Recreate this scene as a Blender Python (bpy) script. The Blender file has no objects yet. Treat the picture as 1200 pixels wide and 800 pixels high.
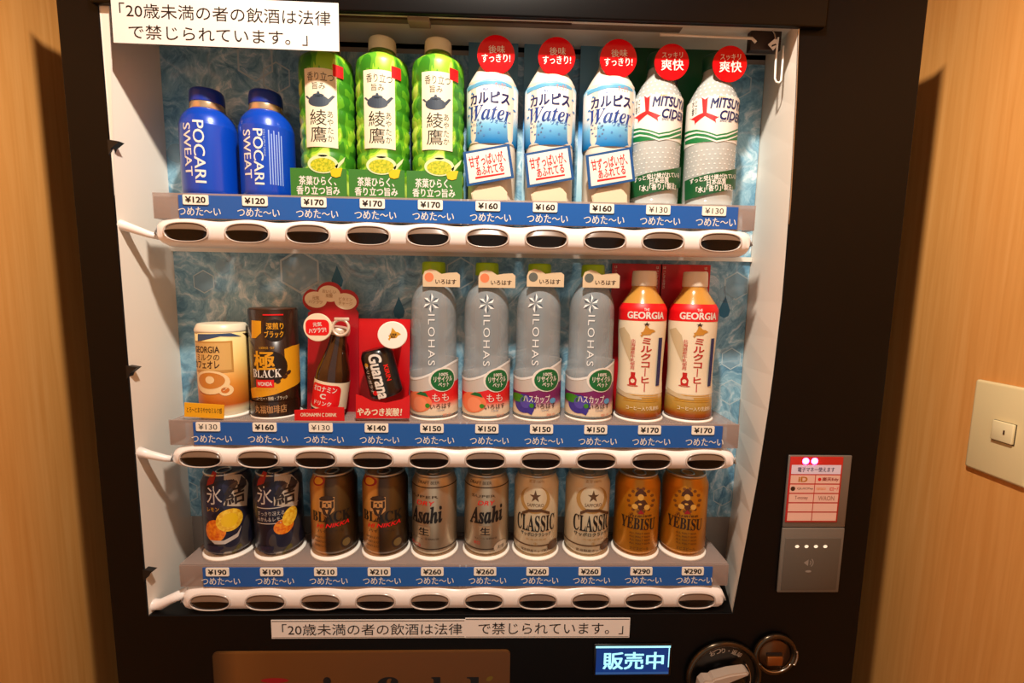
import bpy, bmesh, math, random
from mathutils import Vector, Matrix
from mathutils.geometry import tessellate_polygon
random.seed(7)
sc = bpy.context.scene
COL = sc.collection
PI = math.pi

# ------------------------------------------------------------------ camera, light, exposure
CAM = Vector((0.0494, -0.5577, 1.3897))
YAW, PITCH, ROLL, FPX = 0.0299, 0.1163, 0.0165, 540.0
FW = Vector((math.sin(YAW)*math.cos(PITCH), math.cos(YAW)*math.cos(PITCH), -math.sin(PITCH)))
_r = Vector((math.cos(YAW), -math.sin(YAW), 0)); _u = _r.cross(FW)
RT = math.cos(ROLL)*_r + math.sin(ROLL)*_u
UP = -math.sin(ROLL)*_r + math.cos(ROLL)*_u
cd = bpy.data.cameras.new('camera'); cam = bpy.data.objects.new('camera', cd); COL.objects.link(cam)
cd.sensor_width = 36; cd.lens = FPX/1200*36; cd.clip_start = .01
cam.matrix_world = Matrix(((RT.x, UP.x, -FW.x, CAM.x), (RT.y, UP.y, -FW.y, CAM.y), (RT.z, UP.z, -FW.z, CAM.z), (0, 0, 0, 1)))
sc.camera = cam
sc.view_settings.view_transform = 'Standard'; sc.view_settings.look = 'None'
sc.view_settings.exposure = 0.0; sc.view_settings.gamma = 1; sc.view_settings.use_curve_mapping = False
w = bpy.data.worlds.new('world'); sc.world = w; w.use_nodes = True
w.node_tree.nodes['Background'].inputs[0].default_value = (1.0, .84, .70, 1)
w.node_tree.nodes['Background'].inputs[1].default_value = .5
ld = bpy.data.lights.new('ceiling_downlight', 'SPOT'); lo = bpy.data.objects.new('ceiling_downlight', ld); COL.objects.link(lo)
lo.location = (.056, -.395, 2.075); ld.energy = 41; ld.color = (1, .885, .75); ld.shadow_soft_size = .022
ld.spot_size = math.radians(168); ld.spot_blend = .6

def at(px, py, Y):                       # the point at depth Y seen at a place in the 1200x800 frame
    d = FW*FPX + RT*(px-600) + UP*(400-py)
    return CAM + d*((Y-CAM.y)/d.y)
def pr(x, y, z):
    d = Vector((x, y, z))-CAM; return 600+FPX*d.dot(RT)/d.dot(FW)
def atx(px, py, X):
    d = FW*FPX + RT*(px-600) + UP*(400-py)
    return CAM + d*((X-CAM.x)/d.x)

# ------------------------------------------------------------------ materials
def lin(c):
    o = []
    for v in c[:3]:
        v /= 255
        o.append(v/12.92 if v <= .04045 else ((v+.055)/1.055)**2.4)
    return (o[0], o[1], o[2], 1)
_M = {}
def mat(name, rgb, rough=.45, metal=0, spec=.5, emit=0, alpha=1, coat=0, emitc=None):
    if name in _M: return _M[name]
    m = bpy.data.materials.new(name); m.use_nodes = True; _M[name] = m
    b = m.node_tree.nodes['Principled BSDF']
    b.inputs['Base Color'].default_value = lin(rgb); b.inputs['Roughness'].default_value = rough
    b.inputs['Metallic'].default_value = metal; b.inputs['Specular IOR Level'].default_value = spec
    b.inputs['Alpha'].default_value = alpha; b.inputs['Coat Weight'].default_value = coat
    if emit:
        b.inputs['Emission Color'].default_value = lin(emitc or rgb); b.inputs['Emission Strength'].default_value = emit
    return m
def nodes(m): return m.node_tree.nodes, m.node_tree.links, m.node_tree.nodes['Principled BSDF']
def ramp(N, stops, interp='LINEAR'):
    r = N.new('ShaderNodeValToRGB'); e = r.color_ramp.elements; r.color_ramp.interpolation = interp
    while len(e) > 1: e.remove(e[-1])
    e[0].position = stops[0][0]; e[0].color = lin(stops[0][1])
    for p, c in stops[1:]:
        x = e.new(p); x.color = lin(c)
    return r
def gradmat(name, z0, z1, stops, rough=.4, axis=2, metal=0):           # printed colour fade along one axis of the label
    if name in _M: return _M[name]
    m = mat(name, (255, 255, 255), rough, metal); N, L, b = nodes(m)
    t = N.new('ShaderNodeTexCoord'); s = N.new('ShaderNodeSeparateXYZ'); mr = N.new('ShaderNodeMapRange')
    mr.inputs[1].default_value = z0; mr.inputs[2].default_value = z1
    r = ramp(N, stops)
    L.new(t.outputs['Object'], s.inputs[0]); L.new(s.outputs[axis], mr.inputs[0]); L.new(mr.outputs[0], r.inputs[0]); L.new(r.outputs[0], b.inputs['Base Color'])
    return m
def noisemat(name, scale, stops, rough=.5, detail=4, interp='LINEAR', stretch=(1, 1, 1), dist=0, bump=0, metal=0, kind='noise', spec=.5):
    if name in _M: return _M[name]
    m = mat(name, (255, 255, 255), rough, metal, spec); N, L, b = nodes(m)
    t = N.new('ShaderNodeTexCoord'); mp = N.new('ShaderNodeMapping'); mp.inputs['Scale'].default_value = stretch
    L.new(t.outputs['Object'], mp.inputs[0])
    n = N.new('ShaderNodeTexNoise'); n.inputs['Scale'].default_value = scale; n.inputs['Detail'].default_value = detail; n.inputs['Distortion'].default_value = dist
    L.new(mp.outputs[0], n.inputs[0]); r = ramp(N, stops, interp); L.new(n.outputs[0], r.inputs[0]); L.new(r.outputs[0], b.inputs['Base Color'])
    if bump:
        bp = N.new('ShaderNodeBump'); bp.inputs['Strength'].default_value = bump; bp.inputs['Distance'].default_value = .001
        L.new(n.outputs[0], bp.inputs['Height']); L.new(bp.outputs[0], b.inputs['Normal'])
    return m

WHITE = mat('white_print', (234, 230, 222)); CREAM = mat('cream_print', (238, 226, 198)); BLACK = mat('black_ink', (14, 12, 14))
RED = mat('red_print', (226, 10, 20)); DRED = mat('dark_red_print', (150, 10, 22)); GOLD = mat('gold_print', (214, 158, 40))
NAVY = mat('navy_print', (16, 26, 92)); BLUE = mat('blue_print', (12, 92, 178)); GREEN = mat('green_print', (10, 110, 56))
DGREEN = mat('dark_green_print', (8, 66, 34)); YELLOW = mat('yellow_print', (238, 196, 24)); ORANGE = mat('orange_print', (232, 128, 20))
SILVER = mat('silver_print', (196, 192, 184), .35, .5); BROWN = mat('brown_print', (58, 30, 16)); PAPER = mat('white_paper', (236, 230, 224), .7, spec=.2)
DOOR = mat('black_door_lacquer', (6, 4, 4), .4, spec=.2)
LINER = mat('white_liner_plastic', (238, 230, 218), .45, spec=.3); BARW = mat('white_bar_plastic', (250, 243, 238), .3)
RAIL = mat('smoky_clear_plastic', (178, 160, 152), .25, alpha=.55); CLEAR = mat('clear_plastic', (214, 220, 224), .12, alpha=.45)
STAND = mat('white_display_stand', (255, 250, 240), .3); BTN = mat('smoked_button_plastic', (20, 12, 8), .22, spec=.3); BTNT = mat('button_top_highlight', (116, 94, 78), .3)
CHROME = mat('satin_chrome', (190, 180, 168), .25, 1); GUN = mat('gunmetal', (60, 55, 50), .3, .9); GREY = mat('grey_reader_plastic', (112, 104, 94), .5)
GREYL = mat('silver_reader_plastic', (128, 122, 116), .35, .4)

# ------------------------------------------------------------------ geometry helpers
_TXT = {}
def text_geo(s, bold=0., shear=0., line=1.0, space=1.0):
    k = (s, bold, shear, line, space)
    if k in _TXT: return _TXT[k]
    c = bpy.data.curves.new('glyphs', 'FONT'); c.body = s; c.offset = bold; c.shear = shear; c.align_x = 'CENTER'
    c.space_line = line; c.space_character = space; c.resolution_u = 3
    o = bpy.data.objects.new('glyphs', c); me = o.to_mesh()
    V = [(v.co.x, v.co.y) for v in me.vertices]; F = [tuple(p.vertices) for p in me.polygons]
    o.to_mesh_clear(); bpy.data.objects.remove(o); bpy.data.curves.remove(c)
    xs = [v[0] for v in V]; ys = [v[1] for v in V]
    cx, cy = (min(xs)+max(xs))/2, (min(ys)+max(ys))/2; sx, sy = max(xs)-min(xs), max(ys)-min(ys)
    V = [((x-cx)/sx, (y-cy)/sy) for x, y in V]
    _TXT[k] = (V, F, sx/sy, sy); return _TXT[k]

def ell(cu, cv, a, b=None, n=28, rot=0):
    b = a if b is None else b; c, s = math.cos(rot), math.sin(rot)
    return [(cu+a*math.cos(t)*c-b*math.sin(t)*s, cv+a*math.cos(t)*s+b*math.sin(t)*c) for t in (2*PI*i/n for i in range(n))]
def rect(u0, v0, u1, v1): return [(u0, v0), (u1, v0), (u1, v1), (u0, v1)]
def rrect(cu, cv, w_, h_, r, n=5):
    P = []
    for sx, sy, a0 in ((1, 1, 0), (-1, 1, PI/2), (-1, -1, PI), (1, -1, 1.5*PI)):
        for i in range(n+1):
            a = a0+PI/2*i/n; P.append((cu+sx*(w_/2-r)+r*math.cos(a), cv+sy*(h_/2-r)+r*math.sin(a)))
    return P

class Part:
    def __init__(s): s.bm = bmesh.new(); s.mats = []
    def mi(s, m):
        if m not in s.mats: s.mats.append(m)
        return s.mats.index(m)
    def lathe(s, prof, m, seg=40, n=2., cap=True, xf=None, c=(0, 0)):
        i = s.mi(m); rings = []
        for z, r in prof:
            ring = []
            for k in range(seg):
                t = 2*PI*k/seg; cs, sn = math.cos(t), math.sin(t)
                q = r if n == 2 else r/((abs(cs)**n+abs(sn)**n)**(1/n))*(.5**.5*2**(1/n))**.5
                p = Vector((c[0]+q*cs, c[1]+q*sn, z)); ring.append(s.bm.verts.new(xf @ p if xf else p))
            rings.append(ring)
        for a, b in zip(rings, rings[1:]):
            for k in range(seg):
                f = s.bm.faces.new((a[k], a[(k+1) % seg], b[(k+1) % seg], b[k])); f.material_index = i; f.smooth = True
        if cap:
            for ring, rev in ((rings[0], True), (rings[-1], False)):
                f = s.bm.faces.new(ring[::-1] if rev else ring); f.material_index = i
        return s
    def box(s, x0, y0, z0, x1, y1, z1, m, bev=0, xf=None, seg=2):
        t = bmesh.new(); bmesh.ops.create_cube(t, size=1)
        for v in t.verts: v.co = Vector(((x0+x1)/2+v.co.x*(x1-x0), (y0+y1)/2+v.co.y*(y1-y0), (z0+z1)/2+v.co.z*(z1-z0)))
        if bev: bmesh.ops.bevel(t, geom=t.edges[:], offset=bev, segments=seg, affect='EDGES', profile=.5)
        return s.absorb(t, m, xf, bev > 0)
    def absorb(s, t, m, xf=None, smooth=False):
        i = s.mi(m); mp = {}
        for v in t.verts: mp[v] = s.bm.verts.new(xf @ v.co if xf else v.co)
        for f in t.faces:
            try: g = s.bm.faces.new([mp[v] for v in f.verts])
            except ValueError: continue
            g.material_index = i; g.smooth = smooth
        t.free(); return s
    def prism(s, pts, y0, y1, m, xf=None, bev=0, side=None):     # outline in x,z, thick in y
        t = bmesh.new()
        a = [t.verts.new((x, y0, z)) for x, z in pts]; b = [t.verts.new((x, y1, z)) for x, z in pts]
        t.faces.new(a); t.faces.new(b[::-1])
        for k in range(len(pts)):
            q = (k+1) % len(pts); t.faces.new((a[q], a[k], b[k], b[q]))
        bmesh.ops.recalc_face_normals(t, faces=t.faces[:])
        if bev: bmesh.ops.bevel(t, geom=[e for e in t.edges if all(abs(v.co.y-min(y0, y1)) < 1e-7 for v in e.verts)], offset=bev, segments=2, affect='EDGES')
        return s.absorb(t, m, xf)
    def tube(s, pts, r, m, seg=8, closed=False, xf=None):
        pts = [Vector(p) for p in pts]; n = len(pts); i = s.mi(m); rings = []
        rr = r if isinstance(r, (list, tuple)) else [r]*n
        for k, p in enumerate(pts):
            a = pts[k-1] if (k or closed) else p; b = pts[(k+1) % n] if (k < n-1 or closed) else p
            d = (b-a).normalized(); h = Vector((0, 0, 1)) if abs(d.z) < .9 else Vector((1, 0, 0))
            e1 = d.cross(h).normalized(); e2 = d.cross(e1)
            if rings and not closed: pass
            ring = []
            for j in range(seg):
                t = 2*PI*j/seg; q = p+rr[k]*(math.cos(t)*e1+math.sin(t)*e2); ring.append(s.bm.verts.new(xf @ q if xf else q))
            rings.append(ring)
        R = rings+[rings[0]] if closed else rings
        for a, b in zip(R, R[1:]):
            best = min(range(seg), key=lambda o: (a[0].co-b[o].co).length)
            for j in range(seg):
                f = s.bm.faces.new((a[j], a[(j+1) % seg], b[(j+1+best) % seg], b[(j+best) % seg])); f.material_index = i; f.smooth = True
        if not closed:
            for g in (rings[0], rings[-1]):
                f = s.bm.faces.new(g); f.material_index = i
        return s
    # flat print laid on a surface: mp(u, v, off) gives the point
    def lay(s, V, F, m, mp, off=1, du=None, dv=None, shifts=((0, 0),)):
        t = bmesh.new(); vs = [t.verts.new((x, y, 0)) for x, y in V]
        for f in F:
            try: t.faces.new([vs[k] for k in f])
            except ValueError: pass
        for step, ax in ((du, 0), (dv, 1)):
            if not step or not V: continue
            lo_ = min(p[ax] for p in V); hi = max(p[ax] for p in V); c = math.ceil(lo_/step+.001)*step
            while c < hi:
                no = (1, 0, 0) if ax == 0 else (0, 1, 0); co = (c, 0, 0) if ax == 0 else (0, c, 0)
                bmesh.ops.bisect_plane(t, geom=t.verts[:]+t.edges[:]+t.faces[:], plane_co=co, plane_no=no, dist=1e-7); c += step
        i = s.mi(m)
        for k, (ex, ey) in enumerate(shifts):                    # heavier strokes: the same glyphs set again a hair aside
            mpv = {v: s.bm.verts.new(mp(v.co.x+ex, v.co.y+ey, off*.00013+k*.00002)) for v in t.verts}
            for f in t.faces:
                f.normal_update(); L = [mpv[v] for v in f.verts]
                if f.normal.z < 0: L = L[::-1]
                try: g = s.bm.faces.new(L)
                except ValueError: continue
                g.material_index = i
        t.free(); return s
    def poly(s, pts, m, mp, off=1, du=None, dv=None):
        tri = tessellate_polygon([[Vector((x, y, 0)) for x, y in pts]])
        return s.lay(pts, tri, m, mp, off, du, dv)
    def text(s, txt, cu, cv, w_, h_, m, mp, rot=0, off=2, bold=0., shear=0., line=1., du=None, dv=None, space=1.):
        V, F, asp, sy = text_geo(txt, 0., shear, line, space)
        if h_ is None: h_ = w_/asp
        if w_ is None: w_ = h_*asp
        c, n = math.cos(rot), math.sin(rot)
        d = bold*h_/sy; d2 = bold*w_/(sy*asp); sh = ((0, 0),)
        if bold >= .009: sh = ((-d2, 0), (d2, 0))
        if bold >= .018: sh = ((-d2, -d*.7), (d2, -d*.7), (d2, d*.7), (-d2, d*.7))
        sh = [(a*c-b*n, a*n+b*c) for a, b in sh]
        return s.lay([(cu+x*w_*c-y*h_*n, cv+x*w_*n+y*h_*c) for x, y in V], F, m, mp, off, du, dv, sh)
    def build(s, name, parent=None, smooth_all=None):
        me = bpy.data.meshes.new(name); s.bm.normal_update(); s.bm.to_mesh(me); s.bm.free()
        for m in s.mats: me.materials.append(m)
        o = bpy.data.objects.new(name, me); COL.objects.link(o)
        if parent: o.parent = parent
        return o

def flat(xf=None, y=0.):                 # print on a flat face looking towards -y
    def f(u, v, off):
        p = Vector((u, y-off, v)); return xf @ p if xf else p
    return f
class Cyl:                               # print on a turned body; u is arc length on the front, v is height
    def __init__(s, R, prof=None, xf=None): s.R = R; s.prof = prof; s.xf = xf
    def r(s, z):
        if not s.prof: return s.R
        P = s.prof
        if z <= P[0][0]: return P[0][1]
        for (a, ra), (b, rb) in zip(P, P[1:]):
            if z <= b: return ra+(rb-ra)*(z-a)/max(b-a, 1e-9)
        return P[-1][1]
    def __call__(s, u, v, off):
        t = u/s.R; r = s.r(v)+off; p = Vector((r*math.sin(t), -r*math.cos(t), v)); return s.xf @ p if s.xf else p

def smoothp(P, k=4):                     # rounder profile through the same points
    o = []
    for i in range(len(P)-1):
        p0 = P[max(i-1, 0)]; p1 = P[i]; p2 = P[i+1]; p3 = P[min(i+2, len(P)-1)]
        for j in range(k):
            t = j/k
            o.append(tuple(.5*(2*p1[d]+(p2[d]-p0[d])*t+(2*p0[d]-5*p1[d]+4*p2[d]-p3[d])*t*t+(3*p1[d]-p0[d]-3*p2[d]+p3[d])*t**3) for d in (0, 1)))
    o.append(P[-1])
    out = [o[0]]
    for z, r in o[1:]:
        out.append((max(z, out[-1][0]), max(r, 0.0005)))
    return out

class Item:                              # where a drink stands, and how places in the frame fall on its front
    def __init__(s, cx, py, zb, y0=.042, xl=None, xr=None, R=.031):
        p = at(cx, py, y0); s.x, s.y, s.z = p.x, y0, zb
        if xl is None: return
        for _ in range(4):               # centre the turned body between its two visible sides
            z = at(cx, py, y0).z; dx, dy = s.x-CAM.x, y0-CAM.y; ds = math.hypot(dx, dy); h = math.asin(R/ds); f0 = math.atan2(dx, dy); L = math.sqrt(ds*ds-R*R)
            e = [pr(CAM.x+L*math.sin(f0+q), CAM.y+L*math.cos(f0+q), z) for q in (-h, h)]
            s.x += ((xl+xr)-(e[0]+e[1]))/2*ds/FPX*.93
    def hit(s, px, py, R):
        d = FW*FPX+RT*(px-600)+UP*(400-py); o = CAM-Vector((s.x, s.y, s.z))
        a = d.x**2+d.y**2; b = 2*(o.x*d.x+o.y*d.y); c = o.x**2+o.y**2-R*R; D = max(b*b-4*a*c, 0)
        t = (-b-math.sqrt(D))/(2*a); p = o+d*t
        return math.atan2(p.x, -p.y)*R, p.z
    def bx(s, x0, y0, x1, y1, R):        # centre and size on a turned front
        mx, my = (x0+x1)/2, (y0+y1)/2
        a = s.hit(x0, my, R); b = s.hit(x1, my, R); c = s.hit(mx, y0, R); d = s.hit(mx, y1, R); m = s.hit(mx, my, R)
        return m[0], m[1], b[0]-a[0], c[1]-d[1]
    def pl(s, px, py, Y): p = at(px, py, Y); return p.x-s.x, p.z-s.z     # on a flat front at depth Y
    def pb(s, x0, y0, x1, y1, Y):
        mx, my = (x0+x1)/2, (y0+y1)/2; m = s.pl(mx, my, Y)
        return m[0], m[1], s.pl(x1, my, Y)[0]-s.pl(x0, my, Y)[0], s.pl(mx, y0, Y)[1]-s.pl(mx, y1, Y)[1]

def thing(name, label, cat, loc, group=None):
    o = bpy.data.objects.new(name, None); COL.objects.link(o); o.location = loc; o.empty_display_size = .02
    o['label'] = label; o['category'] = cat
    if group: o['group'] = group
    return o
def tag(o, label, cat, group=None):
    o['label'] = label; o['category'] = cat
    if group: o['group'] = group
    return o
def dup(root, x, label, z=None, rz=0):
    r = root.copy(); COL.objects.link(r); r.location.x = x; r['label'] = label; r.rotation_euler.z = rz
    if z is not None: r.location.z = z
    for ch in list(root.children):
        c = ch.copy(); COL.objects.link(c); c.parent = r
        for g in list(ch.children):
            d = g.copy(); COL.objects.link(d); d.parent = c
    return r
def struct(o): o['kind'] = 'structure'; return o

# ------------------------------------------------------------------ the room
XL, XR, CEIL = -.55, .65, 2.10
wood = noisemat('wood_veneer', 5, [(.25, (217, 148, 74)), (.5, (225, 158, 84)), (.75, (232, 167, 94))], .5, 6, stretch=(30, 30, 1.0), dist=.4, bump=.05, spec=.25)
struct(Part().box(XL-.03, -1.3, 0, XL, .8, CEIL, wood).build('wall_left'))
struct(Part().box(XR, -1.3, 0, XR+.03, .8, CEIL, wood).build('wall_right'))
struct(Part().box(XL-.03, .8, 0, XR+.03, .83, CEIL, wood).build('wall_back'))
struct(Part().box(XL-.03, -1.3, -.03, XR+.03, .83, 0, noisemat('carpet', 300, [(.3, (70, 52, 44)), (.7, (96, 76, 62))], .9)).build('floor'))
struct(Part().box(XL-.03, -1.3, CEIL, XR+.03, .83, CEIL+.03, mat('ceiling_paint', (222, 210, 190), .8)).build('ceiling'))

# ------------------------------------------------------------------ vending machine
DF = -.003                                # front face of the door
ML, MR, MT = -.4365, .5354, 1.771
vm = thing('vending_machine', 'black drinks vending machine with an open white display case of three shelves', 'vending machine', (0, .01, 0))
vm.location = (0, 0, 0)
HR = [(.3950, 1.7075), (.3995, 1.62), (.4030, 1.5055), (.4040, 1.3867), (.3998, 1.2674), (.3915, 1.1481), (.3793, 1.028), (.3713, .9565)]
kf = (DF-CAM.y)/(.01-CAM.y); HR = [(CAM.x+(x-CAM.x)*kf, CAM.z+(z-CAM.z)*kf) for x, z in HR]
def hr(z):
    P = HR[::-1]
    if z <= P[0][1]: return P[0][0]
    for (xa, za), (xb, zb) in zip(P, P[1:]):
        if z <= zb: return xa+(xb-xa)*(z-za)/(zb-za)
    return P[-1][0]
HL, HT, HB = -.3918, 1.6963, .9674
def door_mesh():
    c = bpy.data.curves.new('outline', 'CURVE'); c.dimensions = '2D'; c.fill_mode = 'BOTH'; c.extrude = .0012; c.bevel_depth = .0008; c.bevel_resolution = 1; c.offset = -.0008
    inner = [(HL, HB), (hr(HB), HB)]+[(hr(z), z) for z in [HB+(HT-HB)*k/16 for k in range(1, 16)]]+[(hr(HT), HT), (HL, HT)]
    for P in ([(ML, .06), (MR, .06), (MR, MT), (ML, MT)], inner):
        s = c.splines.new('POLY'); s.points.add(len(P)-1); s.use_cyclic_u = True
        for q, p in zip(s.points, P): q.co = (p[0], p[1], 0, 1)
    o = bpy.data.objects.new('outline', c); me = bpy.data.meshes.new_from_object(o)
    bpy.data.objects.remove(o); bpy.data.curves.remove(c)
    me.transform(Matrix.Translation((0, DF+.002, 0)) @ Matrix.Rotation(PI/2, 4, 'X')); me.materials.clear(); me.materials.append(DOOR); me.name = 'door_panel'
    d = bpy.data.objects.new('door_panel', me); COL.objects.link(d); d.parent = vm; return d
door = door_mesh()
# cabinet body behind the door, hollow around the display
p = Part()
p.box(ML+.0005, .11, .06, MR-.0005, .62, MT-.004, DOOR, .003)
p.box(ML+.0005, DF+.0035, .06, HL-.012, .11, MT-.004, DOOR); p.box(.415, DF+.0035, .06, MR-.0005, .11, MT-.004, DOOR)
p.box(HL-.012, DF+.0035, .06, .415, .11, HB-.014, DOOR); p.box(HL-.012, DF+.0035, HT+.025, .415, .11, MT-.004, DOOR)
for fx in (ML+.05, MR-.11):
    for fy in (.06, .52): p.box(fx, fy, 0, fx+.06, fy+.06, .06, DOOR)
p.build('cabinet', vm)
# display liner: side walls, ceiling and floor of the case
BY = .0865
p = Part(); i = p.mi(LINER)
zs = [HB+(HT-HB)*k/16 for k in range(17)]
bk = lambda z: .4005 if z > 1.1 else .4005-.006*(1.1-z)/.14
def strip(a, b):
    for k in range(len(a)-1):
        f = p.bm.faces.new([p.bm.verts.new(q) for q in (a[k], a[k+1], b[k+1], b[k])]); f.material_index = i
e_ = .0008; yf = DF+.0006; HBk, HTk = .9575, HT+.006
strip([(hr(z)-e_, yf, z) for z in zs], [(bk(z), BY, HBk+(z-HB)*(HTk-HBk)/(HT-HB)) for z in zs])
strip([(HL+e_, yf, z) for z in zs], [(-.3895, BY, HBk+(z-HB)*(HTk-HBk)/(HT-HB)) for z in zs])
strip([(HL+e_, yf, HT-e_), (hr(HT)-e_, yf, HT-e_)], [(-.3895, BY, HTk), (.4005, BY, HTk)])
i = p.mi(DOOR); strip([(HL+e_, yf, HB+e_), (hr(HB)-e_, yf, HB+e_)], [(-.3895, BY, HBk), (.395, BY, HBk)]); i = 0
p.prism([(HL, 1.694), (HL, 1.487), (HL+.011, 1.694)], DF+.001, DF+.003, LINER)       # narrow flange at the upper left
p.build('display_liner', vm)
HY = -.010; hb = at(600, 19, HY).z
Part().box(HL-.004, HY, hb, .415, DF+.001, MT-.002, DOOR, .002).build('header_panel', vm)
# latches on the left jamb
for py in (172, 436, 674):
    q = at(130+(py-172)*.085, py, DF-.001)
    Part().prism([(HL-.001, q.z+.008), (HL-.001, q.z-.009), (HL+.003, q.z-.001), (HL+.012, q.z+.006)], DF-.0015, DF+.006, mat('black_latch', (12, 10, 10), .5)).build('latch', vm)
# bright chrome edge on the right jamb
p = Part()
p.tube([(hr(z)-.0006, DF-.0006, z) for z in [1.694-.014*k for k in range(17)]], .0009, CHROME, 6); p.build('edge_trim', vm)

def ice():
    m = mat('ice_print', (120, 170, 200), .35); N, L, b = nodes(m)
    t = N.new('ShaderNodeTexCoord'); n1 = N.new('ShaderNodeTexNoise'); n1.inputs['Scale'].default_value = 9; n1.inputs['Detail'].default_value = 5
    mx = N.new('ShaderNodeMixRGB'); mx.inputs[0].default_value = .12; L.new(t.outputs['Object'], n1.inputs[0]); L.new(t.outputs['Object'], mx.inputs[1]); L.new(n1.outputs[1], mx.inputs[2])
    v = N.new('ShaderNodeTexVoronoi'); v.feature = 'DISTANCE_TO_EDGE'; v.inputs['Scale'].default_value = 17; L.new(mx.outputs[0], v.inputs['Vector'])
    n2 = N.new('ShaderNodeTexNoise'); n2.inputs['Scale'].default_value = 22; n2.inputs['Detail'].default_value = 8; n2.inputs['Roughness'].default_value = .7; n2.inputs['Distortion'].default_value = 2.2; L.new(mx.outputs[0], n2.inputs[0])
    r1 = ramp(N, [(.0, (226, 240, 246)), (.05, (150, 196, 218)), (.22, (104, 152, 184)), (.5, (74, 120, 156))]); L.new(v.outputs['Distance'], r1.inputs[0])
    r2 = ramp(N, [(.30, (30, 60, 92)), (.44, (92, 146, 176)), (.55, (150, 194, 212)), (.66, (240, 248, 252))]); L.new(n2.outputs[0], r2.inputs[0])
    m2 = N.new('ShaderNodeMixRGB'); m2.inputs[0].default_value = .68; L.new(r1.outputs[0], m2.inputs[1]); L.new(r2.outputs[0], m2.inputs[2]); L.new(m2.outputs[0], b.inputs['Base Color'])
    return m
ICE = ice(); HEXW = mat('pale_hexagon_print', (206, 228, 236), .4, alpha=.75); HEXF = mat('faint_hexagon_print', (170, 205, 222), .4, alpha=.4); DROP = mat('teal_drop_print', (30, 120, 160), .4, alpha=.8)
p = Part(); p.box(-.3895, BY, HB, .402, BY+.012, HT, mat('back_board', (150, 140, 132), .6))
p.box(-.3895, BY-.002, 1.056, .3995, BY, 1.6895, ICE)
zl = at(540, 297, BY-.004).z; p.box(-.3895, BY-.006, zl-.004, .3995, BY-.002, zl+.002, LINER)
fm = flat(y=BY-.002)
def hexring(px, py, r, filled=False):
    q = at(px, py, BY); a = [(q.x+r*math.cos(PI/6+k*PI/3), q.z+r*math.sin(PI/6+k*PI/3)) for k in range(6)]
    if filled: p.poly(a, HEXF, fm, 1)
    b_ = [(q.x+.9*r*math.cos(PI/6+k*PI/3), q.z+.9*r*math.sin(PI/6+k*PI/3)) for k in range(6)]
    for k in range(6):
        j = (k+1) % 6; p.poly([a[k], a[j], b_[j], b_[k]], HEXW, fm, 2)
for a in ((855, 459, .019), (856, 420, .016, True), (300, 72, .026), (325, 92, .02), (352, 318, .03, True), (240, 330, .016, True), (866, 100, .018), (862, 335, .02, True), (220, 575, .018), (846, 580, .016), (540, 320, .022), (720, 330, .02)): hexring(*a)
for px, py in ((468, 366), (396, 330), (848, 365)):
    q = at(px, py, BY); p.poly([(q.x, q.z+.022), (q.x-.008, q.z+.002), (q.x-.006, q.z-.006), (q.x, q.z-.009), (q.x+.006, q.z-.006), (q.x+.008, q.z+.002)], DROP, fm, 2)
for px, py, r in ((850, 345, .012), (262, 312, .01), (208, 180, .012)):
    q = at(px, py, BY); p.poly(ell(q.x, q.z, r), HEXF, fm, 2)
p.build('back_panel', vm)
# lamp channel under the case ceiling
p = Part()
p.box(-.19, .018, 1.6965, .262, .030, 1.7025, mat('lamp_channel', (120, 104, 92), .5), .001); p.box(-.18, .0165, 1.6955, .13, .0185, 1.6985, mat('channel_slot', (70, 44, 30), .6))
p.box(-.06, .014, 1.692, -.035, .03, 1.7025, mat('channel_clip', (150, 134, 122), .5), .001)
p.tube([(.235, .018, 1.688), (.345, .018, 1.6875), (.35, .018, 1.683)], .0016, LINER); p.box(.345, .02, 1.676, .382, .03, 1.7025, mat('dark_bracket', (44, 26, 18), .5), .001)
p.build('lamp_channel', vm)

# shelves with price strips, button bars
def bar(zc, hz):
    p = Part(); i = p.mi(BARW); X0, X1 = -.3535, .3560; n = 150; rings = []
    for k in range(n+1):
        x = X0+(X1-X0)*k/n
        e = 1.; wv = .0022*math.cos(2*PI*(x-.035)/.07)
        d_ = min(x-X0, X1-x); r_ = .0125; cut = (r_-math.sqrt(max(0, r_*r_-(r_-d_)**2))) if d_ < r_ else 0.
        top, bot = hz/2-.0018+wv-cut, -hz/2+cut
        prof = [(.026, top*e), (.012, top*e), (.005, top*e-.0012), (.0015, top*e-.005), (cut*.5, min(.004, top-.006)), (cut*.5, max(-.006, bot+.006)), (.003, bot*e+.005), (.008, bot*e+.0015), (.014, bot*e), (.026, bot*e)]
        rings.append([p.bm.verts.new((x, y, zc+z)) for y, z in prof])
    for a, b in zip(rings, rings[1:]):
        for j in range(len(a)-1):
            f = p.bm.faces.new((a[j], a[j+1], b[j+1], b[j])); f.material_index = i; f.smooth = True
    for r in (rings[0], rings[-1]):
        f = p.bm.faces.new(r); f.material_index = i
    bmesh.ops.recalc_face_normals(p.bm, faces=p.bm.faces[:])
    p.box(X0+.016, .024, zc-hz/2+.001, X1-.016, .028, zc+hz/2-.006, BARW)
    return p
def sup(t, a, b, n=2.5):
    c, s = math.cos(t), math.sin(t); return a*math.copysign(abs(c)**(2/n), c), b*math.copysign(abs(s)**(2/n), s)
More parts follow.
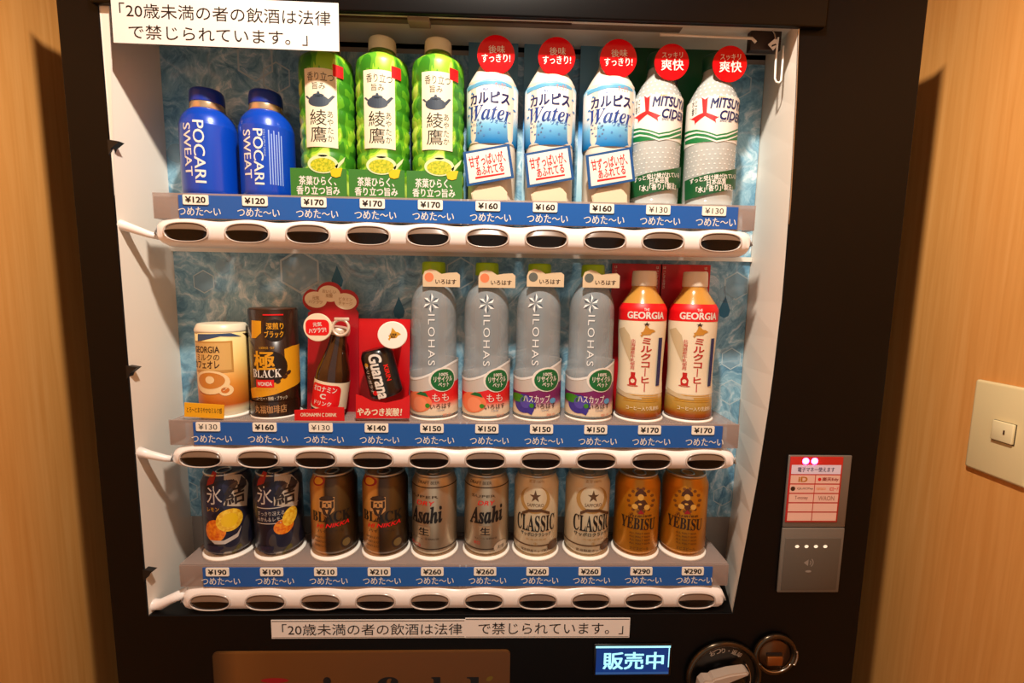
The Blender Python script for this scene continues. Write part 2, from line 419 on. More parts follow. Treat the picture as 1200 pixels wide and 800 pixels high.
def button_part():
    p = Part(); A, B, n = .0245, .0105, 40
    # rim that frames the button
    loops = []
    for sc_, y in ((1.075, .0012), (1.055, -.0008), (1.0, -.0012), (.975, .0002)):
        loops.append([p.bm.verts.new((sup(2*PI*k/n, A*sc_, B*(sc_ if sc_ <= 1 else 1+(sc_-1)*1.7))[0], y, sup(2*PI*k/n, A*sc_, B*(sc_ if sc_ <= 1 else 1+(sc_-1)*1.7))[1])) for k in range(n)])
    i = p.mi(mat('button_rim', (206, 192, 182), .2))
    for a, b in zip(loops, loops[1:]):
        for k in range(n):
            f = p.bm.faces.new((a[k], b[k], b[(k+1) % n], a[(k+1) % n])); f.material_index = i; f.smooth = True
    # the button itself: a ledge that faces up, its highlight painted tan, then a concave dark front
    d = p.mi(BTN); tt = p.mi(BTNT); nx, nz = 28, 14; grid = []
    for a in range(nx+1):
        col = []
        s = -1+2*a/nx; x = A*.975*math.sin(s*PI/2); h = B*.975*(1-min(1, abs(x)/(A*.975))**2.5)**(1/2.5)
        for b in range(nz+1):
            t = 1-2*b/nz; z = h*t; ridge = .38-.14*(1-s*s)
            y = (.0004-.0036*(1-t)/(1-ridge)) if t > ridge else (-.0032+.0034*((ridge-t)/(1+ridge))**.8); col.append(p.bm.verts.new((x, y+.0015*abs(s)**3, z)))
        grid.append(col)
    for a in range(nx):
        for b in range(nz):
            if max((grid[a][b].co-grid[a+1][b].co).length, (grid[a][b].co-grid[a][b+1].co).length) < 1e-9: continue
            vs = []
            for v in (grid[a][b], grid[a][b+1], grid[a+1][b+1], grid[a+1][b]):
                if v not in vs: vs.append(v)
            try: f = p.bm.faces.new(vs)
            except ValueError: continue
            t = 1-2*(b+.5)/nz; sx = -1+2*(a+.5)/nx
            f.material_index = tt if t > (.38-.14*(1-sx*sx)) else d; f.smooth = True
    return p
PITCH_X = .07
rows = [dict(b=1.4490, h=.0345, st=1.4900, sb=1.4640, sh=1.4885, pr=['120', '120', '170', '170', '170', '160', '160', '160', '130', '130']),
        dict(b=1.1755, h=.0310, st=1.2195, sb=1.1910, sh=1.2205, pr=['130', '160', '130', '140', '150', '150', '150', '150', '170', '170']),
        dict(b=.9850, h=.0355, st=1.0290, sb=1.0030, sh=1.0325, pr=['190', '190', '210', '210', '260', '260', '260', '260', '290', '290'])]
tagx = [(-.3032, .3058), (-.3050, .3099), (-.3045, .3087)]
thin = {(0, 8), (0, 9), (1, 0), (1, 2)}
strip_m = mat('blue_price_strip', (22, 92, 176), .35); btn0 = None
PTAG = mat('price_tag_card', (250, 246, 232), .5)
for ri, R in enumerate(rows):
    s = Part(); z0, zt = R['sb']-.001, R['st']+.0025
    s.box(-.3535, .0035, z0, .3575, .0050, zt, RAIL, .0004)                         # front of the rail
    s.box(-.3535, .0050, R['sh']-.003, .3575, BY-.003, R['sh'], RAIL, .0005)         # shelf sheet
    s.box(-.3535, .0050, z0, -.3515, .030, R['sh']-.003, RAIL); s.box(.3555, .0050, z0, .3575, .030, R['sh']-.003, RAIL)
    s.box(-.3260, .0050, z0, -.3250, .030, R['sh']-.003, RAIL); s.box(.3370, .0050, z0, .3380, .030, R['sh']-.003, RAIL)
    s.box(.0025, .0026, z0, .0045, .0040, zt, CLEAR); s.box(.0105, .0026, z0, .0125, .0040, zt, CLEAR)
    sh = s.build('shelf', vm)
    s = Part(); s.box(-.3235, .0024, R['sb'], .3355, .0034, R['st'], strip_m); fm = flat(y=.0024)
    for k in range(10):
        x = tagx[ri][0]+(tagx[ri][1]-tagx[ri][0])*k/9
        s.text('つめた〜い', x+.0032, R['sb']+.0078, .0485, .0098, WHITE, fm, off=2, bold=.012)
    s.build('price_strip', sh)
    for k in range(10):
        x = tagx[ri][0]+(tagx[ri][1]-tagx[ri][0])*k/9; t = Part(); zc = R['st']-.0052
        t.prism(rrect(x, zc, .0290, .0112, .0014), .0012, .0022, PTAG)
        t.text('¥'+R['pr'][k], x, zc, .0225, .0068, BLACK, flat(y=.0012), off=1, bold=.004 if (ri, k) in thin else .028)
        t.build('price_tag', sh)
    br = bar(R['b'], R['h']).build('button_bar', vm)
    for k in range(10):
        if btn0 is None: btn0 = button_part().build('button'); o = btn0
        else: o = btn0.copy(); COL.objects.link(o)
        o.parent = br; o.location = ((k-4.5)*PITCH_X, -.0008, R['b']-.0012)
    a = Part()
    if ri < 2: a.tube([(HL-.001, .004, R['b']+.006), (-.380, .004, R['b']+.002), (-.364, .008, R['b']-.004), (-.350, .014, R['b']-.008)], [.0062, .0052, .0042, .0030], BARW, 10)
    else: a.tube([(HL-.001, .007, R['b']-.009), (-.382, .007, R['b']-.009), (-.368, .009, R['b']-.002), (-.350, .014, R['b']+.004)], [.0072, .0068, .0060, .0070], BARW, 10)
    a.build('bracket_arm', br)

# card reader
q = [at(924, 533, 0), at(998, 533, 0), at(984, 694, 0), at(912, 693, 0)]
FY = DF-.0035; c_a, c_b, c_c, c_d = at(924.5, 533.5, FY), at(998, 533, FY), at(984, 694, FY), at(912, 693, FY)
X0, X1, Z0, Z1 = (c_a.x+c_d.x)/2, (c_b.x+c_c.x)/2, c_c.z, c_a.z; Zm = at(955, 618, FY).z
p = Part(); p.box(X0, FY, Z0, X1, DF, Zm-.0008, GREY, .0012); p.box(X0, FY+.0006, Zm, X1, DF, Z1, GREYL, .0010); p.box(X0+.004, FY-.0008, Z0+.004, X1-.004, FY+.001, Zm-.014, mat('reader_pad', (92, 84, 74), .55), .0006)
rd = p.build('card_reader', vm)
sx0, sx1, sz0, sz1 = X0+.0016, X1-.0120, Zm+.0075, Z1-.0016; SY = FY-.0004
p = Part(); p.box(sx0, SY, sz0, sx1, FY+.001, sz1, mat('reader_screen_red', (196, 40, 36), .3), .0002); fm = flat(y=SY); W_ = sx1-sx0; H_ = sz1-sz0
cell = mat('reader_cell', (240, 196, 180), .5); celt = mat('reader_head', (232, 222, 246), .5)
p.poly(rect(sx0+.002, sz1-.0225, sx1-.002, sz1-.0105), celt, fm, 1); p.text('電子マネー使えます', (sx0+sx1)/2, sz1-.0165, W_*.7, .0062, NAVY, fm, off=2, bold=.01)
ch = (H_-.0245)/5
for r_ in range(5):
    for c_ in range(2):
        a = sx0+.002+c_*(W_/2-.0015); z = sz1-.024-r_*ch
        p.poly(rect(a, z-ch+.0016, a+W_/2-.0025, z), cell, fm, 1); ca, cz = a+W_/4-.001, z-ch/2+.0008
        if r_ == 0 and c_ == 0: p.text('iD', ca, cz, .011, .0065, mat('amber_ink', (190, 120, 10)), fm, off=2, bold=.03)
        if r_ == 0 and c_ == 1: p.poly(ell(ca-.011, cz, .0022), RED, fm, 2); p.text('楽天Edy', ca+.003, cz, .021, .0056, DRED, fm, off=2, bold=.02)
        if r_ == 1 and c_ == 0: p.poly(ell(ca-.012, cz, .003), BROWN, fm, 2); p.text('QUICPay', ca+.004, cz, .021, .0032, BROWN, fm, off=2)
        if r_ == 1 and c_ == 1: p.text('nanaco', ca-.008, cz, .012, .003, ORANGE, fm, off=2); p.text('ICカード', ca+.009, cz, .011, .005, RED, fm, off=2, bold=.02)
        if r_ == 2 and c_ == 0: p.text('T-money', ca, cz, .017, .006, mat('brown_red_ink', (150, 70, 50)), fm, off=2)
        if r_ == 2 and c_ == 1: p.text('WAON', ca, cz, .021, .006, mat('faint_brown_ink', (190, 140, 120)), fm, off=2, bold=.02)
p.build('screen', rd)
for k, dx in enumerate((.0, .0115)):
    pk = mat('pink_lamp', (255, 150, 240), .3, emit=14, emitc=(255, 70, 200)); l_ = Part(); l_.lathe([(-.0014, .0042), (.0, .0042), (.001, .0030), (.0016, .0006)], pk, 20, xf=Matrix.Translation((sx0+.0195+dx, SY-.0002, sz1-.0055)) @ Matrix.Rotation(PI/2, 4, 'X'))
    l_.build('indicator_lamp', rd)
wl = mat('white_dot_lamp', (250, 236, 210), .3, emit=.6)
p = Part(); q = [at(x, y, FY-.0008) for x, y in ((934, 640), (945, 640), (956, 640), (967, 640))]
for a in q: p.poly(ell(a.x, a.z, .0027, .0021), wl, flat(y=FY-.0008), 2)
a = at(948, 659, FY-.0008); gm = mat('pale_reader_mark', (150, 140, 130), .5)
p.poly([(a.x-.007, a.z), (a.x-.001, a.z+.0045), (a.x-.001, a.z-.0045)], gm, flat(y=FY-.0008), 2)
for r_ in (.004, .007):
    arc = [(a.x-.001+r_*math.cos(t), a.z+r_*math.sin(t)) for t in [(-.9+1.8*k/8) for k in range(9)]]; arc2 = [(a.x-.001+(r_-.0012)*math.cos(t), a.z+(r_-.0012)*math.sin(t)) for t in [(-.9+1.8*k/8) for k in range(9)]]
    p.poly(arc+arc2[::-1], gm, flat(y=FY-.0008), 2)
p.poly(ell(a.x, a.z-.012, .004, .0016), gm, flat(y=FY-.0008), 2)
p.build('touch_mark', rd)

# status display 販売中
a, b = at(699, 757, DF-.002), at(783, 789, DF-.002)
p = Part(); p.box(a.x-.003, DF-.0024, b.z-.003, b.x+.003, DF, a.z+.003, mat('display_bezel', (8, 8, 12), .3), .0006)
LB = mat('blue_backlight', (10, 40, 92), .3, emit=.9, emitc=(10, 46, 110)); LC = mat('cyan_backlight', (170, 240, 255), .3, emit=1.0, emitc=(150, 236, 255))
fm = flat(y=DF-.0024); cx_, cz_, w_, h_ = (a.x+b.x)/2, (a.z+b.z)/2, b.x-a.x, a.z-b.z
p.poly(rect(a.x, b.z, b.x, a.z), LB, fm, 1); p.text('販売中', cx_+.001, cz_-.0005, w_*.82, h_*.60, LC, fm, off=2, bold=.022)
p.poly(rect(a.x-.001, a.z-.0022, b.x+.001, a.z+.0006), LC, fm, 2); p.poly(rect(b.x-.0014, b.z+.01, b.x, a.z), LC, fm, 2)
p.poly(rect(a.x, b.z, b.x, b.z+.0035), mat('blue_backlight_low', (40, 80, 140), .3, emit=.6), fm, 2)
p.build('status_display', vm)

# coin return lever in a round bezel, coin slot beside it
c1 = at(847, 791, DF-.002); c2 = at(907, 765, DF-.002); RX = Matrix.Rotation(PI/2, 4, 'X'); darkb = mat('dark_bezel_metal', (84, 72, 58), .22, .9)
p = Part()
for c, r in ((c1, .0490), (c2, .0275)):
    p.lathe([(-.0, r-.007), (.001, r), (.003, r+.0025), (.006, r+.001), (.007, r-.002), (.005, r-.005), (.001, r-.006)], darkb, 48, xf=Matrix.Translation((c.x, DF-.0005, c.z)) @ RX, cap=False)
    p.lathe([(.0, r-.001), (.0012, r-.001)], mat('black_recess', (10, 8, 8), .3), 48, xf=Matrix.Translation((c.x, DF-.0005, c.z)) @ RX)
cp = p.build('coin_panel', vm)
p = Part(); fm = flat(y=DF-.0020)
for k, chx in enumerate('おつり・返却'):
    t = math.radians(117-(k*12)); p.text(chx, c1.x+.0365*math.cos(t), c1.z+.0365*math.sin(t), None if chx != '・' else .0016, .0068 if chx != '・' else .0016, SILVER, fm, rot=t-PI/2, off=3, bold=.02)
p.build('engraved_caption', cp)
p = Part(); p.lathe([(.0, .027), (.008, .026), (.011, .022)], mat('black_knob', (18, 16, 16), .25), 40, xf=Matrix.Translation((c1.x+.003, DF-.0018, c1.z-.012)) @ RX)
arm = [(-.038, .004), (-.039, -.006), (-.036, -.016), (-.028, -.020), (-.018, -.012), (-.012, -.001), (.001, .0065), (.0235, .0165), (.0245, .0195), (.021, .0215), (.000, .0185), (-.021, .0125), (-.024, .0095), (-.033, .0095)]
p.prism(arm, -.018, -.004, mat('lever_metal', (190, 172, 156), .35, .2), xf=Matrix.Translation((c1.x, DF-.004, c1.z)), bev=.002)
p.tube([(c1.x+.036*math.cos(t), DF-.005, c1.z-.004+.036*math.sin(t)) for t in [-.7+1.4*k/10 for k in range(11)]], .0012, CHROME, 6)
p.build('return_lever', cp)
p = Part()
p.lathe([(-.0, .0215), (.004, .0205), (.0045, .002)], mat('coin_cup', (92, 60, 34), .3, .7), 36, xf=Matrix.Translation((c2.x-.001, DF-.0015, c2.z)) @ RX)
y_ = DF-.006
p.box(c2.x-.013, y_-.001, c2.z+.0005, c2.x+.008, y_+.001, c2.z+.0042, BLACK); p.box(c2.x-.012, y_-.003, c2.z-.0130, c2.x+.0085, y_+.001, c2.z-.0003, mat('coin_ramp', (150, 92, 44), .3, .7), .001)
p.tube([(c2.x+.0235*math.cos(t), DF-.007, c2.z+.0235*math.sin(t)) for t in [-2.6+2.1*k/12 for k in range(13)]], .0011, CHROME, 6)
p.tube([(c2.x+.0275*math.cos(t), DF-.0078, c2.z+.0275*math.sin(t)) for t in [-.45+.75*k/8 for k in range(9)]], .0016, CHROME, 6)
p.build('coin_slot', cp)
# advert panel low on the door
AY = DF-.003; a, b = at(248, 765, AY), at(598, 763, AY)
p = Part(); p.prism(rrect((a.x+b.x)/2, a.z-.15, b.x-a.x, .30, .006), AY, DF, gradmat('amber_advert', a.x, b.x, [(0, (64, 42, 20)), (.08, (120, 76, 32)), (.2, (108, 66, 24)), (1, (96, 60, 26))], .4, 0), bev=.0008); fm = flat(y=AY)
for chx, px, wpx in (('i', 383, 15), ('n', 416, 26), ('f', 452, 30), ('i', 476, 12), ('e', 492, 24), ('l', 512, 14), ('d', 548, 34)):
    ch_ = {'i': '𝐢', 'n': '𝐧', 'f': '𝐟', 'e': '𝐞', 'l': '𝐥', 'd': '𝐝'}[chx]
    if (chx, px) == ('i', 476): ch_ = 'ı'
    q = at(px, 793, AY); hh = .052 if ch_ in '𝐢𝐟𝐥𝐝' else .036
    top = q.z if ch_ != '𝐢' else q.z
    if ch_ in ('𝐧', '𝐞', 'ı'): top = q.z-.016
    p.text(ch_, q.x, top-hh/2, wpx*.00108, hh, BLACK, fm, off=1)
q = at(322, 797, AY); p.poly(ell(q.x, q.z, .018, .0035), DRED, fm, 1); q = at(563, 795, AY); p.poly(ell(q.x+.012, q.z, .005, .003, rot=.6), mat('olive_leaf_ink', (110, 90, 20)), fm, 1)
p.build('advert_panel', vm)

# ------------------------------------------------------------------ paper notices, key hook, wall switch
def notice(name, px4, y, lines, label, boldness=.006, frame=True):
    P = [at(*q, y) for q in px4]; x0 = (P[0].x+P[3].x)/2; x1 = (P[1].x+P[2].x)/2; z1 = (P[0].z+P[1].z)/2; z0 = (P[2].z+P[3].z)/2
    tl = math.atan2(P[2].z-P[3].z, P[2].x-P[3].x)*.6; cx, cz = (x0+x1)/2, (z0+z1)/2; W, H = x1-x0, z1-z0
    p = Part(); xf = Matrix.Translation((cx, y, cz)) @ Matrix.Rotation(-tl, 4, 'Y')
    p.box(-W/2, 0, -H/2, W/2, .0007, H/2, PAPER, xf=xf); fm = flat(xf)
    if frame:
        t = .0006
        for r in (rect(-W/2+.001, H/2-.0022, W/2-.001, H/2-.0022+t*1.6), rect(-W/2+.001, -H/2+.0012, W/2-.001, -H/2+.0012+t)): p.poly(r, BLACK, fm, 1)
    for s, fu, fv, fw, fh in lines: p.text(s, fu*W, fv*H, fw*W, fh*H, BLACK, fm, off=2, bold=boldness)
    return tag(p.build(name), label, 'notice')
a = notice('paper_notice', [(131, -10), (397, 6), (397, 61), (131, 49)], -.0110, [('「20歳未満の者の飲酒は法律', -.0, .175, .93, .30), ('で禁じられています。」', -.035, -.26, .79, .30)], 'large white paper notice with two black lines above the green tea bottles', .004, False)
q1, q2, q3, q4 = (318, 727), (545, 725), (545, 747), (318, 748)
notice('paper_notice', [q1, q2, q3, q4], DF-.0009, [('「20歳未満の者の飲酒は法律', .02, -.02, .93, .62)], 'narrow white notice strip ending in 法律, left piece of the pair below the buttons', .008)
notice('paper_notice', [(545, 725), (738, 723), (738, 747), (545, 747)], DF-.0010, [('で禁じられています。」', .02, -.02, .88, .60)], 'narrow white notice strip ending in 。」, right piece of the pair below the buttons', .008)
bpy.data.objects['paper_notice.001']['group'] = 'notice strips under the display'; bpy.data.objects['paper_notice.002']['group'] = 'notice strips under the display'

a = at(908, 48, .016); kh = thing('hanging_loop', 'clear plastic loop with white tag, top right corner of the display', 'key loop', (a.x, .016, a.z))
loc = lambda px, py: (at(px, py, .016).x-a.x, 0, at(px, py, .016).z-a.z)
Part().tube([loc(*q) for q in ((912, 44), (911, 52), (909, 72), (908, 92), (909.5, 96), (913, 97), (915.5, 94), (917, 74), (918, 54))], .0011, STAND, 8).build('loop', kh)
Part().tube([loc(*q) for q in ((905, 36), (908, 40), (909, 46), (912, 50))], .0008, CHROME, 6).build('wire', kh)
pts = [loc(*q) for q in ((899, 53), (906, 47), (911, 48), (910, 54), (905, 60))]
p = Part(); p.prism([(x, z) for x, _, z in pts], -.0025, -.0013, PAPER); p.poly([(pts[0][0]+.004, pts[0][2]-.001), (pts[1][0]+.002, pts[1][2]-.005), (pts[1][0]+.003, pts[1][2]-.0065), (pts[0][0]+.004, pts[0][2]-.003)], BLACK, flat(y=-.0025), 1); p.build('tag', kh)

WX = XR; sp = thing('light_switch', 'cream light switch plate with one small rocker on the right wood wall', 'light switch', (WX, -.0435, 1.230))
ivory = mat('ivory_plastic', (236, 214, 160), .4); ivory2 = mat('ivory_rocker', (244, 226, 176), .35)
p = Part(); p.box(-.006, -.0345, -.0565, 0, .0345, .0565, ivory, .0035, seg=3); p.build('plate', sp)
c = atx(1176, 507, WX-.006); ly, lz = c.y+.0435, c.z-1.230
p = Part(); p.box(-.0068, ly-.0129, lz-.0116, -.0055, ly+.0109, lz+.0133, mat('switch_gap', (60, 44, 26), .6)); p.box(-.0098, ly-.0125, lz-.0105, -.006, ly+.0105, lz+.0130, ivory2, .001); p.box(-.0104, ly-.0045, lz-.001, -.0095, ly-.003, lz+.004, BROWN)
p.build('rocker', sp)

# ------------------------------------------------------------------ drinks
S1, S2, S3 = 1.4885, 1.2205, 1.0325
def stand(th, R, full=True):
    Part().lathe([(0, R+.0022), (.0022, R+.0022), (.0030, R+.0012), (.0030, R-.004)], STAND, 40).build('display_base', th)
def tx(p, it, s, box, R, mp, m, off=2, **k):
    cu, cv, w_, h_ = it.bx(*box, R); p.text(s, cu, cv, w_, h_, m, mp, off=off, du=R*.09, **k)
def ov(p, it, cx, cy, rx, ry, R, mp, m, off=2, rot=0, n=24):
    cu, cv, w_, h_ = it.bx(cx-rx, cy-ry, cx+rx, cy+ry, R); p.poly(ell(cu, cv, w_/2, h_/2, n, rot), m, mp, off, du=R*.09)
def rc(p, it, box, R, mp, m, off=1):
    cu, cv, w_, h_ = it.bx(*box, R); p.poly(rect(cu-w_/2, cv-h_/2, cu+w_/2, cv+h_/2), m, mp, off, du=R*.09)
def pg(p, it, pts, R, mp, m, off=2):
    p.poly([it.hit(x, y, R) for x, y in pts], m, mp, off, du=R*.09)

# blue sports drink, aluminium bottles
blue_al = mat('blue_lacquered_aluminium', (4, 68, 190), .3, .1, coat=.3); ring_al = mat('pale_gold_ring', (214, 186, 150), .25, .7); fine = mat('pale_blue_ink', (150, 176, 232))
def sports(cx, label, words, small):
    it = Item(cx, 190, S1, .042, cx-32.5, cx+32.5, .0308); t = thing('sports_drink_bottle', label, 'drink bottle', (it.x, it.y, it.z), 'blue aluminium bottles at the left of the top shelf'); R = .0308
    stand(t, R)
    prof = smoothp([(.003, .027), (.006, .0298), (.012, R), (.078, R), (.088, .0302), (.097, .0272), (.104, .0218), (.107, .0183)])
    p = Part(); p.lathe(prof, blue_al, 48); mp = Cyl(R, prof)
    for s, b in words: 
        cu, cv, w_, h_ = it.bx(*b, R); p.text(s, cu, cv, h_, w_*.86, WHITE, mp, rot=-PI/2, off=2, bold=.014, du=R*.09, dv=.004)
    if small:
        cu, cv, w_, h_ = it.bx(*small, R)
        for k in range(6): 
            u = cu-w_/2+w_*(k+.5)/6; p.poly(rect(u-w_*.035, cv-h_/2, u+w_*.035, cv+h_/2-.004*(k % 2)), fine, mp, 2, du=R*.09)
        p.text('ION SUPPLY DRINK', cu-w_*.72, cv+h_*.25, h_*.5, .0022, fine, mp, rot=-PI/2, off=2, du=R*.09)
    p.build('body', t)
    p = Part(); p.lathe([(.106, .0188), (.1075, .0192), (.113, .0184), (.1145, .0184)], ring_al, 40); p.build('neck_ring', t)
    p = Part(); p.lathe(smoothp([(.1145, .0186), (.117, .0188), (.126, .0182), (.130, .0165), (.1315, .012)]), mat('blue_cap', (14, 50, 158), .35), 40); p.build('cap', t)
    return t
sports(246, 'blue sports drink bottle without fine print, first on the top shelf', [('POCARI', (226, 141, 241, 214)), ('SWEAT', (215.5, 144, 224.5, 206))], None)
sports(313.7, 'blue sports drink bottle with a block of fine print, second on the top shelf', [('POCARI', (296.5, 151, 309.5, 216)), ('SWEAT', (285.5, 152, 294.5, 209))], (315, 154, 332, 217))

# green tea PET bottles
camo = noisemat('green_leaf_print', 55, [(0, (52, 126, 26)), (.42, (92, 164, 34)), (.52, (150, 200, 48)), (.60, (196, 222, 92))], .35, 1.5, 'CONSTANT', stretch=(1, 1, .55), dist=.6)
capw = mat('cream_cap', (226, 216, 192), .45); INKG = mat('dark_brush_ink', (34, 36, 26))
R = .0318; it = Item(447, 150, S1, .042, 418, 480, R)
gt = thing('green_tea_bottle', 'green leafy tea bottle second of three, left cap and label in full light under the notice edge', 'drink bottle', (it.x, it.y, it.z), 'green tea bottles on the top shelf')
stand(gt, R)
prof = [(.003, .029), (.006, .032), (.012, R)]
for k in range(8):
    z = .020+k*.0165; prof += [(z, R), (z+.003, R-.0010), (z+.0055, R-.0010), (z+.0085, R)]
prof += [(.160, R-.0005), (.166, .0300), (.171, .0240), (.175, .0175), (.178, .0155)]
prof = sorted(set(prof))
p = Part(); p.lathe(prof, camo, 48); p.build('body', gt)
mp = Cyl(R, None); p = Part()
rc(p, it, (426, 82, 462, 174), R, mp, CREAM, 2); rc(p, it, (459, 79, 470, 93), R, mp, RED, 3)
tx(p, it, '香り立つ', (429, 86, 459, 96.5), R, mp, INKG, 3, bold=.006); tx(p, it, '旨み', (435, 98, 450, 106.5), R, mp, INKG, 3)
pot = mat('slate_teapot_ink', (52, 66, 82)); ov(p, it, 442, 120, 12, 7, R, mp, pot, 3); ov(p, it, 442, 113.5, 6.5, 2.2, R, mp, pot, 3); ov(p, it, 442, 110.5, 1.6, 1.6, R, mp, pot, 3)
pg(p, it, [(430, 118), (427, 115), (429, 114), (433, 118)], R, mp, pot, 3); pg(p, it, [(452, 119), (458, 114), (461, 115), (455, 122)], R, mp, pot, 3)
tx(p, it, '綾\n鷹', (432, 130, 451, 168), R, mp, INKG, 3, bold=.004); tx(p, it, 'あ\nや\nた\nか', (452, 132, 459, 168), R, mp, INKG, 3, bold=.004)
p.build('label', gt)
p = Part(); p.lathe([(.176, .0158), (.180, .0158)], mat('green_neck', (88, 120, 40), .4), 32); p.lathe(smoothp([(.180, .0160), (.182, .0164), (.1925, .0160), (.1945, .0146)]), capw, 40); p.build('cap', gt)
cy = -.0365; cm = flat(y=cy); Y = it.y+cy
p = Part(); cu, cv, w_, h_ = it.pb(413, 199, 474, 236, Y); p.prism(rect(-.0325, cv-h_/2, .0325, cv+h_/2), cy, cy+.0008, mat('green_card', (52, 120, 40), .5))
x_, z_, w1, h1 = it.pb(419, 208, 462, 218.5, Y); p.text('茶葉ひらく、', x_, z_, w1, h1, WHITE, cm, off=1, bold=.02); x_, z_, w1, h1 = it.pb(416, 219.5, 466, 229.5, Y); p.text('香り立つ旨み', x_, z_, w1, h1, WHITE, cm, off=1, bold=.02)
glassy = mat('pale_teapot_print', (206, 222, 170)); leafy = noisemat('tea_leaf_print', 400, [(.4, (150, 170, 20)), (.6, (214, 206, 40))], .5)
x_, z_ = it.pl(447, 194, Y); p.prism(ell(x_, z_, .0175, .0105), cy-.0005, cy+.0006, glassy); p.poly(ell(x_, z_-.001, .0145, .0080), leafy, flat(y=cy-.0005), 1)
p.prism(ell(x_, z_+.0105, .006, .0022), cy-.0005, cy+.0006, glassy); p.prism([(x_+.014, z_-.002), (x_+.023, z_+.006), (x_+.026, z_+.0085), (x_+.024, z_+.003), (x_+.016, z_-.006)], cy-.0005, cy+.0006, glassy)
x_, z_ = it.pl(462, 204, Y); p.prism([(x_-.0075, z_+.005), (x_+.0075, z_+.005), (x_+.005, z_-.004), (x_, z_-.0055), (x_-.005, z_-.004)], cy-.0006, cy+.0006, YELLOW)
p.build('card', gt)
gt['label'] = 'green leafy tea bottle with a cream label, middle one of the three'
dup(gt, Item(384, 150, S1, .042, 353, 415, R).x, 'green leafy tea bottle partly tucked under the large paper notice, leftmost of the three', rz=0.0)
dup(gt, Item(513, 150, S1, .042, 483, 544, R).x, 'green leafy tea bottle nearest the blue and white bottles, rightmost of the three')

# milky white soft drink
R = .0305; it = Item(644, 150, S1, .042, 615.5, 673, R)
ca = thing('milky_drink_bottle', 'x', 'drink bottle', (it.x, it.y, it.z), 'milky drink bottles with red round stickers')
stand(ca, R)
milk = mat('milky_plastic', (224, 216, 200), .35)
prof = smoothp([(.003, .027), (.006, .030), (.012, R), (.060, R), (.070, .0300), (.078, R), (.136, R), (.145, .0292), (.160, .0205), (.172, .0145), (.178, .0140)])
p = Part(); p.lathe(prof, milk, 48, n=2.6)
p.build('body', ca)
p = Part(); p.lathe([(.178, .0150), (.190, .0150), (.192, .0138)], mat('grey_blue_cap', (104, 140, 160), .4), 32); p.build('cap', ca)
Rl = R*1.035; mp = Cyl(Rl, None); p = Part(); z_t = it.hit(640, 97, Rl)[1]; z_b = it.hit(640, 166, Rl)[1]
lab = gradmat('milky_drink_label', z_b, z_t, [(0, (16, 130, 206)), (.28, (120, 192, 230)), (.5, (230, 230, 228)), (.92, (230, 230, 228)), (1, (130, 196, 226))], .4)
p.lathe([(z_b-.003, Rl-.001), (z_b, Rl), (z_t, Rl), (z_t+.003, Rl-.002)], lab, 48, cap=False)
tx(p, it, 'カルピス', (622, 109, 667, 122), Rl, mp, NAVY, 2, bold=.035); tx(p, it, '𝑾𝒂𝒕𝒆𝒓', (621, 124, 669, 142), Rl, mp, mat('deep_blue_ink', (20, 60, 140)), 2, bold=.006)
tx(p, it, 'ウォーター', (647, 141, 669, 147), Rl, mp, BLUE, 2, bold=.015); tx(p, it, 'Asahi', (637, 104, 648, 107.5), Rl, mp, BLUE, 2)
for a in range(10):
    ov(p, it, 629+6.5*math.cos(a*PI/5), 150+8*math.sin(a*PI/5), 1.1, 1.1, Rl, mp, mat('grey_blue_ink', (90, 110, 150)), 2, n=8)
tx(p, it, 'ミルク', (624.5, 146, 634, 149.5), Rl, mp, NAVY, 2); tx(p, it, 'すっきり', (652, 99, 664, 105), Rl, mp, mat('coral_ink', (230, 120, 90)), 2)
for x_, y_ in ((620, 128), (619, 138), (671, 118), (672, 132), (645, 153), (655, 157), (638, 160), (624, 112), (662, 150)): ov(p, it, x_, y_, 1.3, 1.3, Rl, mp, mat('mid_blue_ink', (70, 130, 190)), 2, n=10)
pg(p, it, [(618, 106), (632, 99), (648, 97), (664, 99), (670, 103), (670, 106), (655, 101), (640, 101), (628, 105), (618, 110)], Rl, mp, mat('sky_blue_ink', (96, 172, 214)), 2)
p.build('label', ca)
# hanging placard
cy = -.0365; Y = it.y+cy; cm = flat(y=cy); p = Part(); Q = [it.pl(*q, Y) for q in ((614, 180), (668, 170), (673, 210), (618, 220))]
p.prism(Q[::-1], cy, cy+.0010, mat('blue_placard_edge', (18, 78, 140), .4)); cx_ = sum(q[0] for q in Q)/4; cz_ = sum(q[1] for q in Q)/4
p.poly([(cx_+(x-cx_)*.88, cz_+(z-cz_)*.86) for x, z in Q][::-1], WHITE, cm, 1); sl = math.atan2(Q[1][1]-Q[0][1], Q[1][0]-Q[0][0])
x_, z_, w1, h1 = it.pb(620.5, 181.5, 663, 195, Y); p.text('甘ずっぱいが、', x_, z_, w1, h1*.95, RED, cm, rot=sl, off=2, bold=.02); x_, z_, w1, h1 = it.pb(629, 194, 661, 205.5, Y); p.text('あふれてる', x_, z_, w1, h1*.9, RED, cm, rot=sl, off=2, bold=.02)
Q2 = [it.pl(*q, Y) for q in ((628, 209), (662, 204), (662, 205.8), (628, 211.5))]; p.poly(Q2, RED, cm, 2); p.build('placard', ca)
p = Part(); Q = [it.pl(*q, it.y-.031) for q in ((624, 237), (622, 228), (631, 219), (656, 217.5), (664, 227), (664, 237))]; p.prism([(x, max(z, .002)) for x, z in Q], -.0325, -.028, mat('cream_facet', (228, 214, 184), .4), bev=.001); p.build('front_facet', ca)
